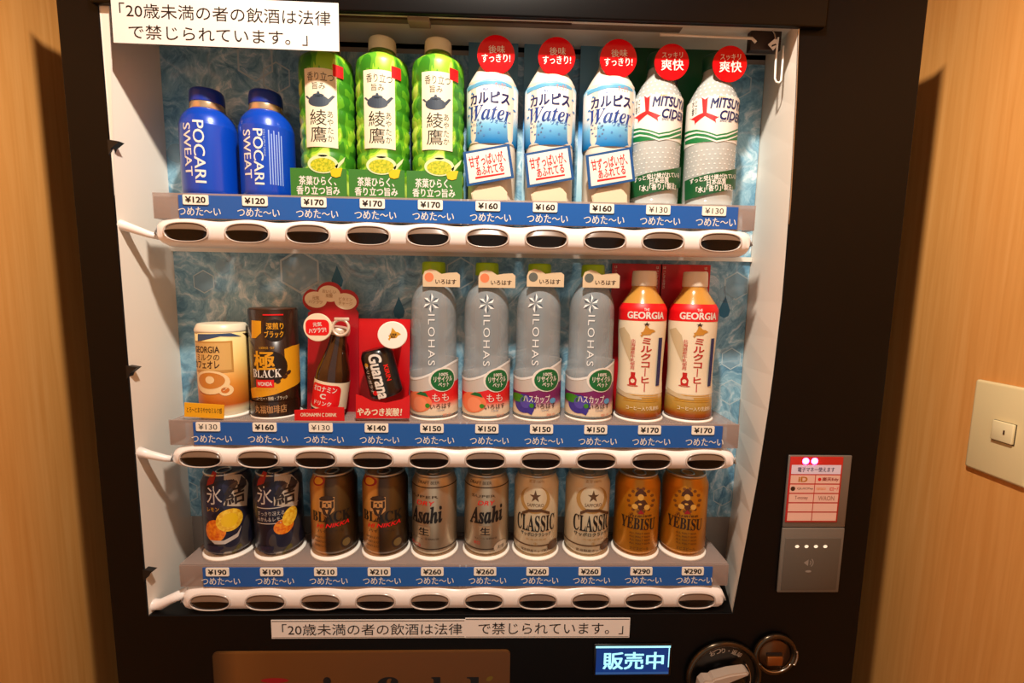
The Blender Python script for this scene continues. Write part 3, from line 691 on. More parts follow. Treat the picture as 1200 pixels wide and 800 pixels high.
# blue backing card, rises behind the bottle
p = Part(); yb = .0335; x_, z_ = it.pl(640, 48, it.y+yb)
p.box(-.0318, yb, .0005, .0318, yb+.0010, z_, gradmat('blue_fade_card', .0, z_, [(0, (130, 196, 220)), (.3, (214, 232, 238)), (.52, (20, 140, 214)), (.78, (120, 170, 190)), (1, (70, 120, 150))], .4)); p.build('backing_card', ca)
def sticker(it, cx, cy_, r, Y, texts, th):
    x_, z_ = it.pl(cx, cy_, Y); y = Y-it.y; rr = r*.00108*(Y-CAM.y)/.563*.98
    p = Part(); p.prism(ell(x_, z_, rr, rr, 48), y, y+.0012, mat('glossy_red_sticker', (222, 10, 20), .15, coat=.6), bev=.0003)
    for s, b, bold in texts:
        a_, c_, w1, h1 = it.pb(*b, Y); p.text(s, a_, c_, w1, h1, WHITE, flat(y=y), off=1, bold=bold, rot=.03)
    # short stalk joining it to the bottle neck
    p.box(x_-.004, y+.0012, z_-.006, x_+.004, y+.010, z_-.003, mat('clear_stalk', (220, 220, 220), .2, alpha=.5))
    return p.build('sticker', th)
sticker(it, 652.5, 66.5, 20.3, .018, [('後味', (644, 55.5, 663, 64.5), .012), ('すっきり!', (636, 65.5, 669, 75), .015)], ca)
ca['label'] = 'milky white drink bottle with tilted placard and red sticker, middle of the three'
dup(ca, Item(577, 150, S1, .042, 547.5, 606, R).x, 'milky white drink bottle with red sticker, right beside the green tea bottles')
c3 = dup(ca, Item(713, 150, S1, .042, 684, 741.5, R).x, 'milky white drink bottle with red sticker, right beside the clear cider bottles')

# clear cider bottles
R = .0303; it = Item(769, 150, S1, .042, 740.5, 798, R)
ci = thing('cider_bottle', 'x', 'drink bottle', (it.x, it.y, it.z), 'clear cider bottles at the right of the top shelf')
stand(ci, R)
pet = mat('clear_pet', (204, 208, 204), .10, alpha=.72, coat=.6)
prof = smoothp([(.003, .026), (.006, .030), (.014, R), (.120, R), (.132, .0300), (.146, .0235), (.160, .0155), (.168, .0135), (.172, .0135)])
p = Part(); p.lathe(prof, pet, 48); mp = Cyl(R, prof); bead = mat('frosted_bead', (240, 240, 236), .25, alpha=.85)
for r_ in range(6):
    for k in range(-7, 8):
        z = .043+r_*.0055; u = k*.0062+(r_ % 2)*.0031; p.poly(ell(u, z, .0013, .0008, 8), bead, mp, 2)
for r_ in range(5):
    for k in range(-6, 7):
        z = .127+r_*.0058; u = (k*.0072+(r_ % 2)*.0036); p.poly(ell(u, z, .0014, .0012, 8), bead, mp, 2)
p.build('body', ci)
p = Part(); p.lathe([(.170, .0150), (.186, .0150), (.188, .0138)], mat('dark_green_cap', (14, 74, 46), .4), 32); p.build('cap', ci)
Rl = R+.0004; mp = Cyl(Rl, None); p = Part(); zt = it.hit(767, 110, Rl)[1]; zb = it.hit(767, 164, Rl)[1]
p.lathe([(zb, Rl), (zt, Rl)], WHITE, 48, cap=False)
pg(p, it, [(739, 154), (750, 150), (760, 152), (772, 156), (784, 154), (798, 149), (798, 163), (784, 163), (766, 164), (750, 166), (739, 168)], Rl, mp, mat('cider_green_ink', (14, 120, 60)), 2)
for dy in (0, 5): pg(p, it, [(739, 157+dy), (750, 152.5+dy), (760, 154+dy), (772, 158+dy), (784, 156+dy), (798, 151+dy), (798, 152.6+dy), (784, 157.8+dy), (772, 160+dy), (760, 155.6+dy), (750, 154.4+dy), (739, 159.4+dy)], Rl, mp, WHITE, 3)
c0 = (758.5, 131.5); trm = mat('arrow_red_ink', (216, 30, 34))
for ang in (90, 215, 335):
    t = math.radians(ang); dx, dy = math.cos(t), -math.sin(t); nx, ny = -dy, dx; Lh = 20 if ang == 90 else 17; e = .95
    A = lambda l, s: (c0[0]+dx*l*e+nx*s, c0[1]+dy*l+ny*s)
    pg(p, it, [A(0, -2), A(Lh-2, -3.2), A(Lh, -4.6), A(Lh-3, 0), A(Lh, 4.6), A(Lh-2, 3.2), A(0, 2)], Rl, mp, trm, 2)
uh = it.hit(764, 121, Rl); p.text('MITSUYA', uh[0]+.0245, uh[1]+.0012, .047, .0108, NAVY, mp, rot=-.02, off=2, bold=.028, shear=.18, du=R*.09); uh = it.hit(776, 132.5, Rl); p.text('CIDER', uh[0]+.0170, uh[1]-.0004, .034, .0100, NAVY, mp, rot=-.02, off=2, bold=.028, shear=.18, du=R*.09)
tx(p, it, 'SINCE 1884', (776, 138.5, 790, 141), Rl, mp, NAVY, 2, bold=.01); tx(p, it, 'Asahi', (774, 109.8, 782, 112.6), Rl, mp, GOLD, 2); tx(p, it, '水と\n香り', (745, 116, 750, 133), Rl, mp, INKG, 2)
p.build('label', ci)
Rs = R+.0022; mp = Cyl(Rs, None); p = Part()
pg(p, it, [(738, 211), (752, 205), (768, 201), (784, 198.5), (797.5, 196), (797.5, 220), (784, 222), (768, 225), (752, 229), (738, 234)], Rs, mp, mat('sash_green', (12, 84, 42), .45), 0)
pg(p, it, [(797.5, 196), (784, 198.5), (768, 201), (752, 205), (738, 211), (738, 234), (752, 229), (768, 225), (784, 222), (797.5, 220)][::-1], Rs-.0006, mp, _M['sash_green'], 0)
tx(p, it, 'ずっと受け継がれている', (747, 202.5, 797, 208.5), Rs, mp, WHITE, 2, bold=.02, rot=.09); tx(p, it, '日本品質', (762, 207.5, 784, 214.5), Rs, mp, WHITE, 2, bold=.025, rot=.07); tx(p, it, '｢水｣｢香り｣｢製法｣', (752, 214.5, 793, 222), Rs, mp, WHITE, 2, bold=.025, rot=.07)
p.build('sash', ci)
p = Part(); yb = .0335; x_, z_ = it.pl(767, 53, it.y+yb); p.box(-.0335, yb, .0005, .0325, yb+.0010, z_, gradmat('green_fade_card', 0, z_, [(0, (20, 128, 66)), (.6, (14, 108, 56)), (1, (10, 70, 40))], .4)); p.build('backing_card', ci)
sticker(it, 787.3, 72.7, 19, .018, [('スッキリ', (776, 61, 800, 68), .01), ('爽快', (775, 69, 801, 82.5), .015)], ci)
ci['label'] = 'clear cider bottle with green sash, next to the milky white bottles'
dup(ci, Item(834, 150, S1, .042, 804.5, 863.5, R).x, 'clear cider bottle with green sash, last at the right end of the top shelf')

# --- middle shelf
# cafe au lait can
R = .0296; it = Item(262, 430, S2, .042, 229.5, 294.5, R)
t = thing('coffee_can', 'cream and orange coffee can with a small yellow placard, first on the middle shelf', 'drink can', (it.x, it.y, it.z)); stand(t, R)
zt = it.hit(262, 390, R)[1]; zb = .012
p = Part(); p.lathe([(.003, .028), (.006, R-.001), (.010, R), (zt, R)], gradmat('cafe_au_lait_print', .0, zt, [(0, (232, 226, 210)), (.1, (232, 214, 170)), (.16, (190, 96, 28)), (.4, (216, 140, 52)), (.7, (232, 196, 116)), (1, (240, 214, 150))], .35), 48)
mp = Cyl(R, None); rc(p, it, (226, 400, 267, 437), R, mp, mat('stamp_tan', (198, 146, 72)), 2); rc(p, it, (226, 402, 264.5, 434), R, mp, mat('stamp_light', (222, 178, 104)), 3)
uh = it.hit(257, 409.5, R); p.text('GEORGIA', uh[0]-.0165, uh[1], .033, .0078, BROWN, mp, off=4, bold=.02, du=.003); uh = it.hit(257, 418.5, R); p.text('ミルクの', uh[0]-.0145, uh[1], .029, .0078, BROWN, mp, off=4, bold=.01, du=.003); uh = it.hit(257, 427, R); p.text('カフェオレ', uh[0]-.0175, uh[1], .035, .0095, BROWN, mp, off=4, bold=.02, du=.003)
cupm = mat('cup_cream', (244, 214, 160)); ov(p, it, 265, 457, 9, 6.5, R, mp, cupm, 3); ov(p, it, 264, 457, 5, 3.5, R, mp, mat('cup_gap', (206, 116, 40)), 4); ov(p, it, 246, 448, 17, 14, R, mp, cupm, 4); ov(p, it, 246, 446, 13.5, 9.5, R, mp, mat('coffee_tone', (206, 132, 50)), 5); ov(p, it, 246, 445, 5, 4.5, R, mp, cupm, 6)
pg(p, it, [(232, 391), (270, 390), (283, 394), (258, 394), (240, 398), (232, 400)], R, mp, mat('slate_blue_ink', (60, 84, 120)), 2); pg(p, it, [(284, 390), (291, 397), (294, 408), (294, 400), (292, 390)], R, mp, BROWN, 2)
p.build('body', t)
p = Part(); p.lathe(smoothp([(zt, R), (zt+.002, R+.0006), (zt+.006, R-.0006), (zt+.010, R-.0030), (zt+.0105, R-.006)], 3), mat('cream_can_top', (240, 226, 198), .35), 48); p.build('rim', t)
cy = -.0385; Y = it.y+cy; p = Part(); Q = [it.pl(*q, Y) for q in ((216, 471.5), (262.5, 474.5), (262, 490.5), (216, 488))]; p.prism(Q[::-1], cy, cy+.0012, mat('yellow_placard', (240, 176, 30), .4)); x_, z_, w1, h1 = it.pb(219, 476.5, 260, 484.5, Y)
p.text('とろ〜とまろやかなミルク感', x_, z_, w1, h1*.8, BROWN, flat(y=cy), off=1, bold=.015, rot=-.04); p.build('placard', t)

# dark roast black coffee can in a sleeve
R = .0288; it = Item(322, 430, S2, .042, 292, 352.5, R)
t = thing('coffee_can', 'dark brown coffee can with a large gold character, second on the middle shelf', 'drink can', (it.x, it.y, it.z)); stand(t, R)
zt = it.hit(323, 363, R)[1]; dk = mat('dark_roast_print', (44, 24, 14), .25, coat=.4)
p = Part(); p.lathe([(.003, .027), (.006, R-.001), (.010, R), (zt, R)], dk, 48); mp = Cyl(R, None)
gold2 = mat('roast_gold_ink', (226, 160, 28), .35); pg(p, it, [(295, 375), (306, 376), (306, 390), (300, 396), (295, 396)], R, mp, gold2, 2); pg(p, it, [(352, 402), (352, 445), (341, 454), (322, 462), (296, 466), (293, 455), (315, 450), (330, 440), (334, 424), (333, 409), (342, 405)], R, mp, gold2, 2)
rc(p, it, (308, 368, 332, 369.6), R, mp, RED, 3); ov(p, it, 322, 387, 13, 13, R, mp, mat('espresso_disc', (26, 14, 8)), 3); tx(p, it, '深煎り', (312, 378, 332, 386), R, mp, gold2, 4, bold=.02); tx(p, it, 'ブラック', (310, 387.5, 332, 395.5), R, mp, gold2, 4, bold=.02)
ov(p, it, 316, 430, 19, 19, R, mp, _M['espresso_disc'], 3); tx(p, it, '極', (297.5, 411.5, 320, 434), R, mp, gold2, 4, bold=.02); tx(p, it, '𝐁𝐋𝐀𝐂𝐊', (296, 432.5, 327, 442.5), R, mp, WHITE, 4); rc(p, it, (300, 445, 320, 454), R, mp, RED, 4); tx(p, it, 'WONDA', (302, 447.5, 318, 452), R, mp, WHITE, 5, bold=.02)
tx(p, it, '極深煎りブレンド', (299, 455.5, 323, 458), R, mp, GOLD, 4); tx(p, it, '丸福珈琲店・監修', (303, 406, 321, 409), R, mp, GOLD, 4)
for x_, y_ in ((334, 441), (326, 447), (338, 436)): ov(p, it, x_, y_, 3.2, 2.2, R, mp, BROWN, 4, rot=.6, n=12)
p.build('body', t)
Part().lathe([(zt, R-.001), (zt+.0015, R-.002), (zt+.0016, R-.006)], mat('brown_rim', (70, 44, 26), .4), 40).build('rim', t)
p = Part(); Rb = R+.0018; mp = Cyl(Rb, None); zb_ = it.hit(323, 471, Rb)[1]; i = p.mi(dk); n = 24
for k in range(n):
    a0, a1 = -1.5+3*k/n, -1.5+3*(k+1)/n; f = p.bm.faces.new([p.bm.verts.new((Rb*math.sin(a), -Rb*math.cos(a), z)) for a, z in ((a0, .0032), (a1, .0032), (a1, zb_), (a0, zb_))]); f.material_index = i
tx(p, it, '丸福珈琲店', (298, 475, 334, 484.5), Rb, mp, mat('tan_ink', (190, 140, 90)), 1, bold=.015); tx(p, it, 'コーヒー・微糖・ブラック', (300, 464.5, 335, 469), R, Cyl(R), CREAM, 3); p.build('placard', t)

# vitamin drink: small brown bottle on a red card
it = Item(387, 489, S2, .042); t = thing('vitamin_drink_bottle', 'small brown glass drink bottle leaning on a red card with cloud shaped top', 'drink bottle', (it.x, it.y, it.z))
yb = .010; Y = it.y+yb; pl = lambda x, y: it.pl(x, y, Y)
p = Part(); out = [(360, 470), (361, 366)]
lobes = [((370, 351), 15.5, (250, 115)), ((386, 344), 15.5, (165, 45)), ((405, 353), 15.5, (105, -40))]
P = [pl(360, 489), pl(421, 489), pl(420, 366)]
for (c, r, (a0, a1)) in lobes[::-1]:
    for k in range(9): 
        a = math.radians(a1+(a0-a1)*k/8); P.append(pl(c[0]+r*math.cos(a), c[1]-r*.9*math.sin(a)))
P.append(pl(361, 366)); card = mat('crimson_card', (168, 10, 26), .35)
p.prism(P, yb, yb+.0012, card); cm = flat(y=yb)
for kk, ((c, r, _), s) in enumerate(zip(lobes, ('元気\nハツラツ', 'おいしい\n炭酸', 'ビタミン\nチャージ'))):
    x_, z_, w1, h1 = it.pb(c[0]-13, c[1]-9.5, c[0]+13, c[1]+9.5, Y); p.poly(ell(x_, z_, w1/2, h1/2, 28, -.1), CREAM, cm, 1+kk); p.text(s, x_, z_, w1*.62, h1*.48, mat('dull_gold_ink', (176, 138, 78)), cm, off=4, bold=.01, rot=-.05)
p.build('backing_card', t)
# bottle leans right; its foot is at left
foot = it.pl(384, 479, it.y-.012); R = .0208; xf = Matrix.Translation((foot[0], -.012, .004)) @ Matrix.Rotation(math.radians(9.5), 4, 'Y')
brown_g = mat('brown_glass', (52, 26, 12), .08, coat=.6); Hb = .118
prof = smoothp([(0, .017), (.003, .0198), (.008, R), (.052, R), (.066, .0180), (.084, .0130), (.098, .0105), (.108, .0100)])
p = Part(); p.lathe(prof, brown_g, 40, xf=xf); p.build('body', t)
mp = Cyl(R+.0008, None, xf); p = Part(); p.lathe([(.010, R+.0008), (.046, R+.0008)], CREAM, 40, cap=False, xf=xf)
p.poly(rrect(-.002, .0275, .042, .030, .007), RED, mp, 2, du=.002); p.text('オロナミン', -.002, .0365, .031, .0070, WHITE, mp, off=3, bold=.02, du=.002); p.text('C', -.002, .0275, .0065, .0060, WHITE, mp, off=3, bold=.04, du=.002); p.text('ドリンク', -.002, .0185, .022, .0055, WHITE, mp, off=3, bold=.02, du=.002); p.build('label', t)
p = Part(); p.lathe([(.104, .0122), (.106, .0128), (.112, .0126), (.114, .0105)], mat('white_metal_cap', (226, 210, 190), .35, .4), 32, xf=xf)
q = it.pl(398.5, 384, it.y-.030); p.tube([(q[0]+.0098*math.cos(a), -.0275+.001*math.sin(a), q[1]+.0098*math.sin(a)) for a in [2*PI*k/24 for k in range(24)]], .0018, mat('white_metal_cap', (226, 210, 190)), 8, closed=True)
p.box(q[0]-.0075, -.0285, q[1]+.0085, q[0]+.0105, -.0262, q[1]+.0125, mat('white_metal_cap', (226, 210, 190)), .0006, xf=None); p.build('pull_ring_cap', t)
x_, z_ = it.pl(372.5, 383.5, it.y-.030); p = Part(); p.prism(ell(x_, z_, .0172, .0172, 40), -.0315, -.0285, CREAM, bev=.0006); cm = flat(y=-.0315); p.poly(rrect(x_, z_, .0285, .0195, .006), RED, cm, 1)
p.text('元気', x_, z_+.0040, .0105, .0052, WHITE, cm, off=2, bold=.02, rot=.1); p.text('ハツラツ!', x_, z_-.0035, .021, .0055, WHITE, cm, off=2, bold=.03, rot=.1); p.box(x_-.004, -.0285, z_-.004, x_+.004, yb, z_+.004, CREAM); p.build('sticker', t)
p = Part(); zz = it.pl(388, 478, it.y-.036)[1]; p.prism([(-.0305, .001), (.0305, .001), (.0305, zz+.001), (.012, zz+.0015), (-.008, zz-.0015), (-.0305, zz-.003)], -.036, -.0348, mat('scarlet_card', (214, 14, 22), .35)); p.text('ORONAMIN C DRINK', -.001, zz*.5, .044, .0045, CREAM, flat(y=-.036), off=1, bold=.02, shear=.1); p.build('placard', t)

# guarana: black can tilted against a red card
it = Item(448, 489, S2); t = thing('guarana_can', 'black guarana can tilted in front of a square red card with a white round badge', 'drink can', (it.x, it.y, it.z))
yb = .012; Y = it.y+yb; p = Part(); P = [it.pl(*q, Y) for q in ((417, 489), (479, 489), (481, 374), (417, 373))]; p.prism(P, yb, yb+.0012, mat('scarlet_card', (214, 14, 22), .35)); p.build('backing_card', t)
c0 = it.pl(447, 436, it.y-.014); xf = Matrix.Translation((c0[0], -.013, c0[1])) @ Matrix.Rotation(math.radians(-13), 4, 'Y'); R = .0205; Hh = .062
blk = mat('black_can_print', (18, 14, 16), .3, coat=.3)
p = Part(); p.lathe([(-Hh/2, .0165), (-Hh/2+.002, .0195), (-Hh/2+.005, R), (Hh/2-.008, R), (Hh/2-.003, .0185), (Hh/2, .0165)], blk, 40, xf=xf); mp = Cyl(R, None, xf)
p.text('Guarana', .0015, -.002, .056, .0150, WHITE, mp, rot=-PI/2, off=2, bold=.03, du=.002, shear=.12); p.text('キリンガラナ', -.0125, -.004, .036, .0052, WHITE, mp, rot=-PI/2, off=2, bold=.015, du=.002); p.text('KIRIN', .0125, .000, .020, .0055, RED, mp, rot=-PI/2, off=2, bold=.02, du=.002)
p.poly(ell(-.009, -.022, .004, .003), RED, mp, 2, du=.002); p.poly(ell(-.012, .014, .003, .003), GOLD, mp, 2, du=.002); p.build('body', t)
x_, z_ = it.pl(460, 392.5, it.y-.034); p = Part(); p.prism(ell(x_, z_, .0178, .0168, 40), -.0355, -.032, STAND, bev=.0006); cm = flat(y=-.0355)
hok = [(-.30, -.55), (-.42, -.35), (-.28, -.25), (-.38, -.05), (-.2, .05), (-.1, .35), (.0, .75), (.15, .6), (.35, .35), (.6, .3), (.85, .1), (.55, -.05), (.4, -.25), (.1, -.3), (-.15, -.3)]
p.poly([(x_+a*.0125, z_+b*.0125) for a, b in hok], GOLD, cm, 1); p.text('北海道\n限定', x_+.001, z_-.0005, .0085, .0058, BROWN, cm, off=2, bold=.02); p.box(x_-.004, -.032, z_-.004, x_+.004, yb, z_+.004, STAND); p.build('badge', t)
p = Part(); Yf = it.y-.0365; P = [it.pl(*q, Yf) for q in ((417, 490), (480, 490), (480, 463), (470, 468), (452, 472), (436, 470), (424, 464), (417, 462))]; p.prism([(x, max(z, .001)) for x, z in P], -.0365, -.0353, _M['scarlet_card']); x_, z_, w1, h1 = it.pb(419, 478, 471, 487, Yf); p.text('やみつき炭酸！', x_, z_, w1, h1, CREAM, flat(y=-.0365), off=1, bold=.03, shear=.15); p.build('placard', t)

# flavoured water bottles
frost = mat('blue_grey_clear_pet', (184, 198, 206), .06, alpha=.42, spec=.8, coat=1); emb = mat('emboss_light_and_wave_white', (236, 240, 240), .15); embd = mat('painted_emboss_shade', (70, 84, 98), .25, alpha=.8)  # emboss light and shade are painted tones; the pale one also edges the label
lime = mat('lime_cap', (150, 200, 20), .4)
def water(cx, name, label, kind, grp):
    R = .0312; it = Item(cx, 400, S2, .042, cx-29.5, cx+29.5, R); t = thing(name, label, 'drink bottle', (it.x, it.y, it.z), grp); stand(t, R-.002); o = cx-508.5
    prof = smoothp([(.003, .0265), (.006, .0300), (.014, R), (.058, R), (.070, R-.0016), (.110, R-.0020), (.136, R-.0020), (.150, .0282), (.164, .0238), (.176, .0160), (.180, .0138), (.186, .0135)])
    p = Part(); p.lathe(prof, frost, 48); mp = Cyl(R, prof)
    for k in range(6):
        t_ = math.radians(90+60*k); cu, cv, _, _ = it.bx(505+o-1, 354, 505+o+1, 356, R); c_, s_ = math.cos(t_), math.sin(t_)
        D = lambda l, q: (cu+c_*l-s_*q, cv+s_*l+c_*q)
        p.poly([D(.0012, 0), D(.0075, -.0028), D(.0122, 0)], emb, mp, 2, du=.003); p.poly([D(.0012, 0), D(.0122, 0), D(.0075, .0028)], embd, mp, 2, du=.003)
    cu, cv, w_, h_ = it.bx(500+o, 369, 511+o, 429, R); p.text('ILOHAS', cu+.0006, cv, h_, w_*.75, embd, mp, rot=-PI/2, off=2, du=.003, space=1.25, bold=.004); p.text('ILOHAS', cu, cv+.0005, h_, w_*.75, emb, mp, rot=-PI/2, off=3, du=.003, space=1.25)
    p.build('body', t)
    p = Part(); p.lathe([(.184, .0150), (.1855, .0152), (.198, .0148), (.200, .0135)], lime, 36); p.build('cap', t)
    # lower label
    Rl = R+.0004; mp = Cyl(Rl, None); p = Part(); zb = .0075
    main = ((222, 30, 36), (232, 70, 60)) if kind == 'peach' else ((120, 30, 96), (150, 80, 130))
    zr = it.hit(508+o, 458, Rl)[1]
    lm = gradmat('water_label_'+kind, zb, zr, [(0, (232, 216, 186)), (.28, (236, 216, 190)), (.55, main[1]), (.75, main[0]), (1, main[0])], .35)
    n = 60; i1 = p.mi(mat('silver_film', (206, 204, 200), .3, .15)); i2 = p.mi(lm); i3 = p.mi(emb)
    def wave(a): return it.hit(508+o, 432, Rl)[1]-.004-.0065*math.cos(a*1.6+1.15)+.0055*math.sin(a)
    def wave2(a): return zr+.003-.0035*math.cos(a*1.5+1.0)+.0040*math.sin(a)
    for k in range(n):
        a0, a1 = -PI+2*PI*k/n, -PI+2*PI*(k+1)/n
        wa, wb = (wave(max(-1.6, min(1.6, a0))), wave(max(-1.6, min(1.6, a1)))); va, vb = (wave2(max(-1.6, min(1.6, a0))), wave2(max(-1.6, min(1.6, a1))))
        def quad(la, lb, ha, hb, i, e):
            f = p.bm.faces.new([p.bm.verts.new(((Rl+e)*math.sin(a), -(Rl+e)*math.cos(a), z)) for a, z in ((a0, la), (a1, lb), (a1, hb), (a0, ha))]); f.material_index = i; f.smooth = True
        quad(zb, zb, va, vb, i2, 0); quad(va, vb, wa, wb, i1, 0); quad(wa-.0016, wb-.0016, wa+.0014, wb+.0014, i3, .0003)
    ov(p, it, 519.5+o, 444.5, 14.5, 14.3, Rl, mp, WHITE, 3); ov(p, it, 520+o, 445, 13, 12.8, Rl, mp, mat('recycle_green_ink', (10, 104, 48)), 4)
    tx(p, it, '100%', (515+o, 436.5, 525+o, 440), Rl, mp, WHITE, 5, bold=.02); tx(p, it, 'リサイクル', (509.5+o, 440.5, 530+o, 447), Rl, mp, WHITE, 5, bold=.02); tx(p, it, 'ペット', (514+o, 447.5, 526+o, 453), Rl, mp, WHITE, 5, bold=.02)
    if kind == 'peach':
        ov(p, it, 489.5+o, 470.5, 11.5, 11.8, Rl, mp, mat('peach_skin_ink', (240, 128, 84)), 3); ov(p, it, 492+o, 473, 7.5, 8.5, Rl, mp, mat('peach_light_ink', (246, 150, 108)), 4)
        pg(p, it, [(488+o, 461), (493+o, 458.5), (499+o, 460), (502+o, 465), (497+o, 463.5), (491+o, 462)], Rl, mp, GREEN, 5)
        tx(p, it, 'もも', (507+o, 461, 526+o, 470), Rl, mp, WHITE, 4, bold=.0)
    else:
        ov(p, it, 492+o, 472.5, 11, 11, Rl, mp, mat('berry_ink', (60, 50, 150)), 3); ov(p, it, 494+o, 471, 6.5, 7, Rl, mp, mat('berry_light_ink', (84, 74, 172)), 4); ov(p, it, 484.5+o, 465, 5.5, 5, Rl, mp, mat('leaf_ink', (60, 140, 30)), 4)
        pg(p, it, [(494+o, 482), (501+o, 486), (504+o, 480), (499+o, 474)], Rl, mp, _M['berry_ink'], 4)
        tx(p, it, 'ハスカップ', (492+o, 463, 522+o, 472), Rl, mp, WHITE, 5, bold=.015); ov(p, it, 525.5+o, 469, 3.2, 3.2, Rl, mp, mat('sky_dot_ink', (90, 160, 210)), 4)
    ov(p, it, 501+o, 475, 2.8, 2.8, Rl, mp, mat('leaf_ink', (60, 140, 30)), 5, n=8); tx(p, it, 'いろはす', (505+o, 472.5, 529+o, 478.5), Rl, mp, BROWN, 5, bold=.015)
    tx(p, it, 'I LOHAS', (512+o, 479.5, 521+o, 481.5), Rl, mp, _M['grey_blue_ink'], 4); tx(p, it, '軟水', (519+o, 483.5, 529+o, 487), Rl, mp, mat('faint_orange_ink', (226, 150, 120)), 4)
    p.build('label', t)
    # neck tag
    cy = -.0265; Y = it.y+cy; cm = flat(y=cy); x_, z_, w1, h1 = it.pb(495.5+o, 318, 539+o, 336, Y)
    p = Part(); outl = [(x_-w1/2, z_-h1/2), (x_+w1/2, z_-h1/2), (x_+w1/2, z_+h1*.30), (x_+w1*.42, z_+h1*.46), (x_+w1*.18, z_+h1*.42), (x_, z_+h1*.34), (x_-w1*.14, z_+h1*.56), (x_-w1*.3, z_+h1*.66), (x_-w1*.45, z_+h1*.5), (x_-w1/2, z_+h1*.2)]
    p.prism(outl, cy, cy+.0009, mat('tan_neck_tag', (214, 192, 158), .5)); p.poly(ell(x_-w1*.33, z_+h1*.12, h1*.30), mat('peach_skin_ink', (240, 128, 84)) if kind == 'peach' else mat('grey_green_ink', (96, 100, 92)), cm, 1)
    p.text('いろはす', x_+w1*.12, z_-h1*.16, w1*.56, h1*.30, BROWN, cm, off=1, bold=.02); p.box(x_-.003, cy+.0009, z_-.004, x_+.003, -.0145, z_+.002, _M['tan_neck_tag']); p.build('neck_tag', t)
    return t
g1, g2 = 'peach water bottles on the middle shelf', 'berry water bottles on the middle shelf'
wp = water(508.5, 'flavoured_water_bottle', 'clear water bottle with red peach label, next to the tilted black can', 'peach', g1)
dup(wp, Item(570, 400, S2, .042, 540.5, 599.5, .0312).x, 'clear water bottle with red peach label, next to the purple labelled bottles')
wh = water(630.5, 'flavoured_water_bottle', 'clear water bottle with purple berry label, next to the peach labelled bottles', 'berry', g2)
dup(wh, Item(692, 400, S2, .042, 662.5, 722, .0312).x, 'clear water bottle with purple berry label, next to the milk coffee bottles')

# milk coffee PET bottles
R = .0300; it = Item(750.5, 420, S2, .042, 722, 779.5, R)
mc = thing('milk_coffee_bottle', 'x', 'drink bottle', (it.x, it.y, it.z), 'milk coffee bottles on the middle shelf'); stand(mc, R)
prof = smoothp([(.003, .027), (.006, .0300), (.012, R), (.030, R-.0006), (.060, R-.002), (.090, R-.0012), (.120, R), (.138, R), (.146, .0295), (.156, .0240), (.166, .0175), (.172, .0150), (.176, .0146)])
zof = lambda py: it.hit(752, py, R)[1]
band = [(0, (96, 40, 14)), (zof(486)/.18, (150, 70, 20)), (zof(480)/.18, (176, 136, 52)), (zof(468)/.18, (196, 160, 84)), (zof(462)/.18, (238, 228, 204)), (.99, (238, 228, 204))]
p = Part(); p.lathe(prof, gradmat('milk_coffee_print', 0, .18, band, .25), 48); mp = Cyl(R, [(z, r) for z, r in prof])
p.build('body', mc)
p = Part(); zr0, zr1 = zof(376), zof(355.5); lab = [(zof(470), None), (zr0, None), (zr0, None), (zr1, None)]
pr_ = [(z, r+.0003) for z, r in prof if zof(466) < z < zr1]; p.lathe([q for q in pr_ if q[0] <= zr0+.004], CREAM, 48, cap=False); p.lathe([(zr0, Cyl(R, prof).r(zr0)+.0005)]+[(z, r+.0002) for z, r in pr_ if z > zr0]+[(zr1, Cyl(R, prof).r(zr1)+.0005)], RED, 48, cap=False)
mp = Cyl(R, [(z, r+.0004) for z, r in prof])
tx(p, it, 'GEORGIA', (738, 365.5, 778, 373.5), R, mp, WHITE, 3, bold=.03); tx(p, it, 'THE', (755, 361, 761, 364), R, mp, WHITE, 3, bold=.01)
cu, cv, w_, h_ = it.bx(745, 380, 768, 398, R); p.poly([(cu+a*w_*.6, cv+b*h_*.6) for a, b in hok], mat('map_gold_ink', (200, 140, 50)), mp, 3, du=.003); tx(p, it, '★', (754, 377, 762, 382), R, mp, BROWN, 4)
tx(p, it, 'ミ\nル\nク\nコ\n｜\nヒ\n｜', (750.5, 396, 763, 459), R, mp, mat('milk_coffee_red_ink', (190, 30, 30)), 3, bold=.02, line=1.0)
tx(p, it, '北\n海\n道\n産\n牛\n乳\n使\n用', (738.5, 397, 744, 433), R, mp, _M['milk_coffee_red_ink'], 3, bold=.01); rc(p, it, (770.5, 396, 774.5, 452), R, mp, NAVY, 3)
jug = _M['milk_coffee_red_ink']; cu, cv, w_, h_ = it.bx(734, 436, 748, 453, R); p.poly([(cu-w_*.28, cv-h_*.4), (cu+w_*.28, cv-h_*.4), (cu+w_*.34, cv), (cu+w_*.18, cv+h_*.22), (cu+w_*.2, cv+h_*.5), (cu-w_*.2, cv+h_*.5), (cu-w_*.18, cv+h_*.22), (cu-w_*.34, cv)], jug, mp, 3, du=.003); p.poly(ell(cu, cv-h_*.1, w_*.18, h_*.14), CREAM, mp, 4); p.poly(ell(cu, cv-h_*.42, w_*.48, h_*.05), jug, mp, 3)
for k in range(4): rc(p, it, (732+0*k, 463+k*2.3, 772, 463.8+k*2.3), R, Cyl(R, [(z, r+.0002) for z, r in prof]), GOLD, 2)
sw = mat('beige_swoosh_ink', (206, 186, 148)); pg(p, it, [(726, 385), (732, 383), (738, 392), (741, 408), (738, 424), (733, 412), (729, 400)], R, mp, sw, 2); pg(p, it, [(723, 452), (738, 462), (752, 466), (752, 468), (736, 466), (723, 458)], R, mp, sw, 2)
tx(p, it, 'コーヒー入り乳飲料', (736, 476, 772, 481), R, mp, CREAM, 3, bold=.01)
p.build('label', mc)
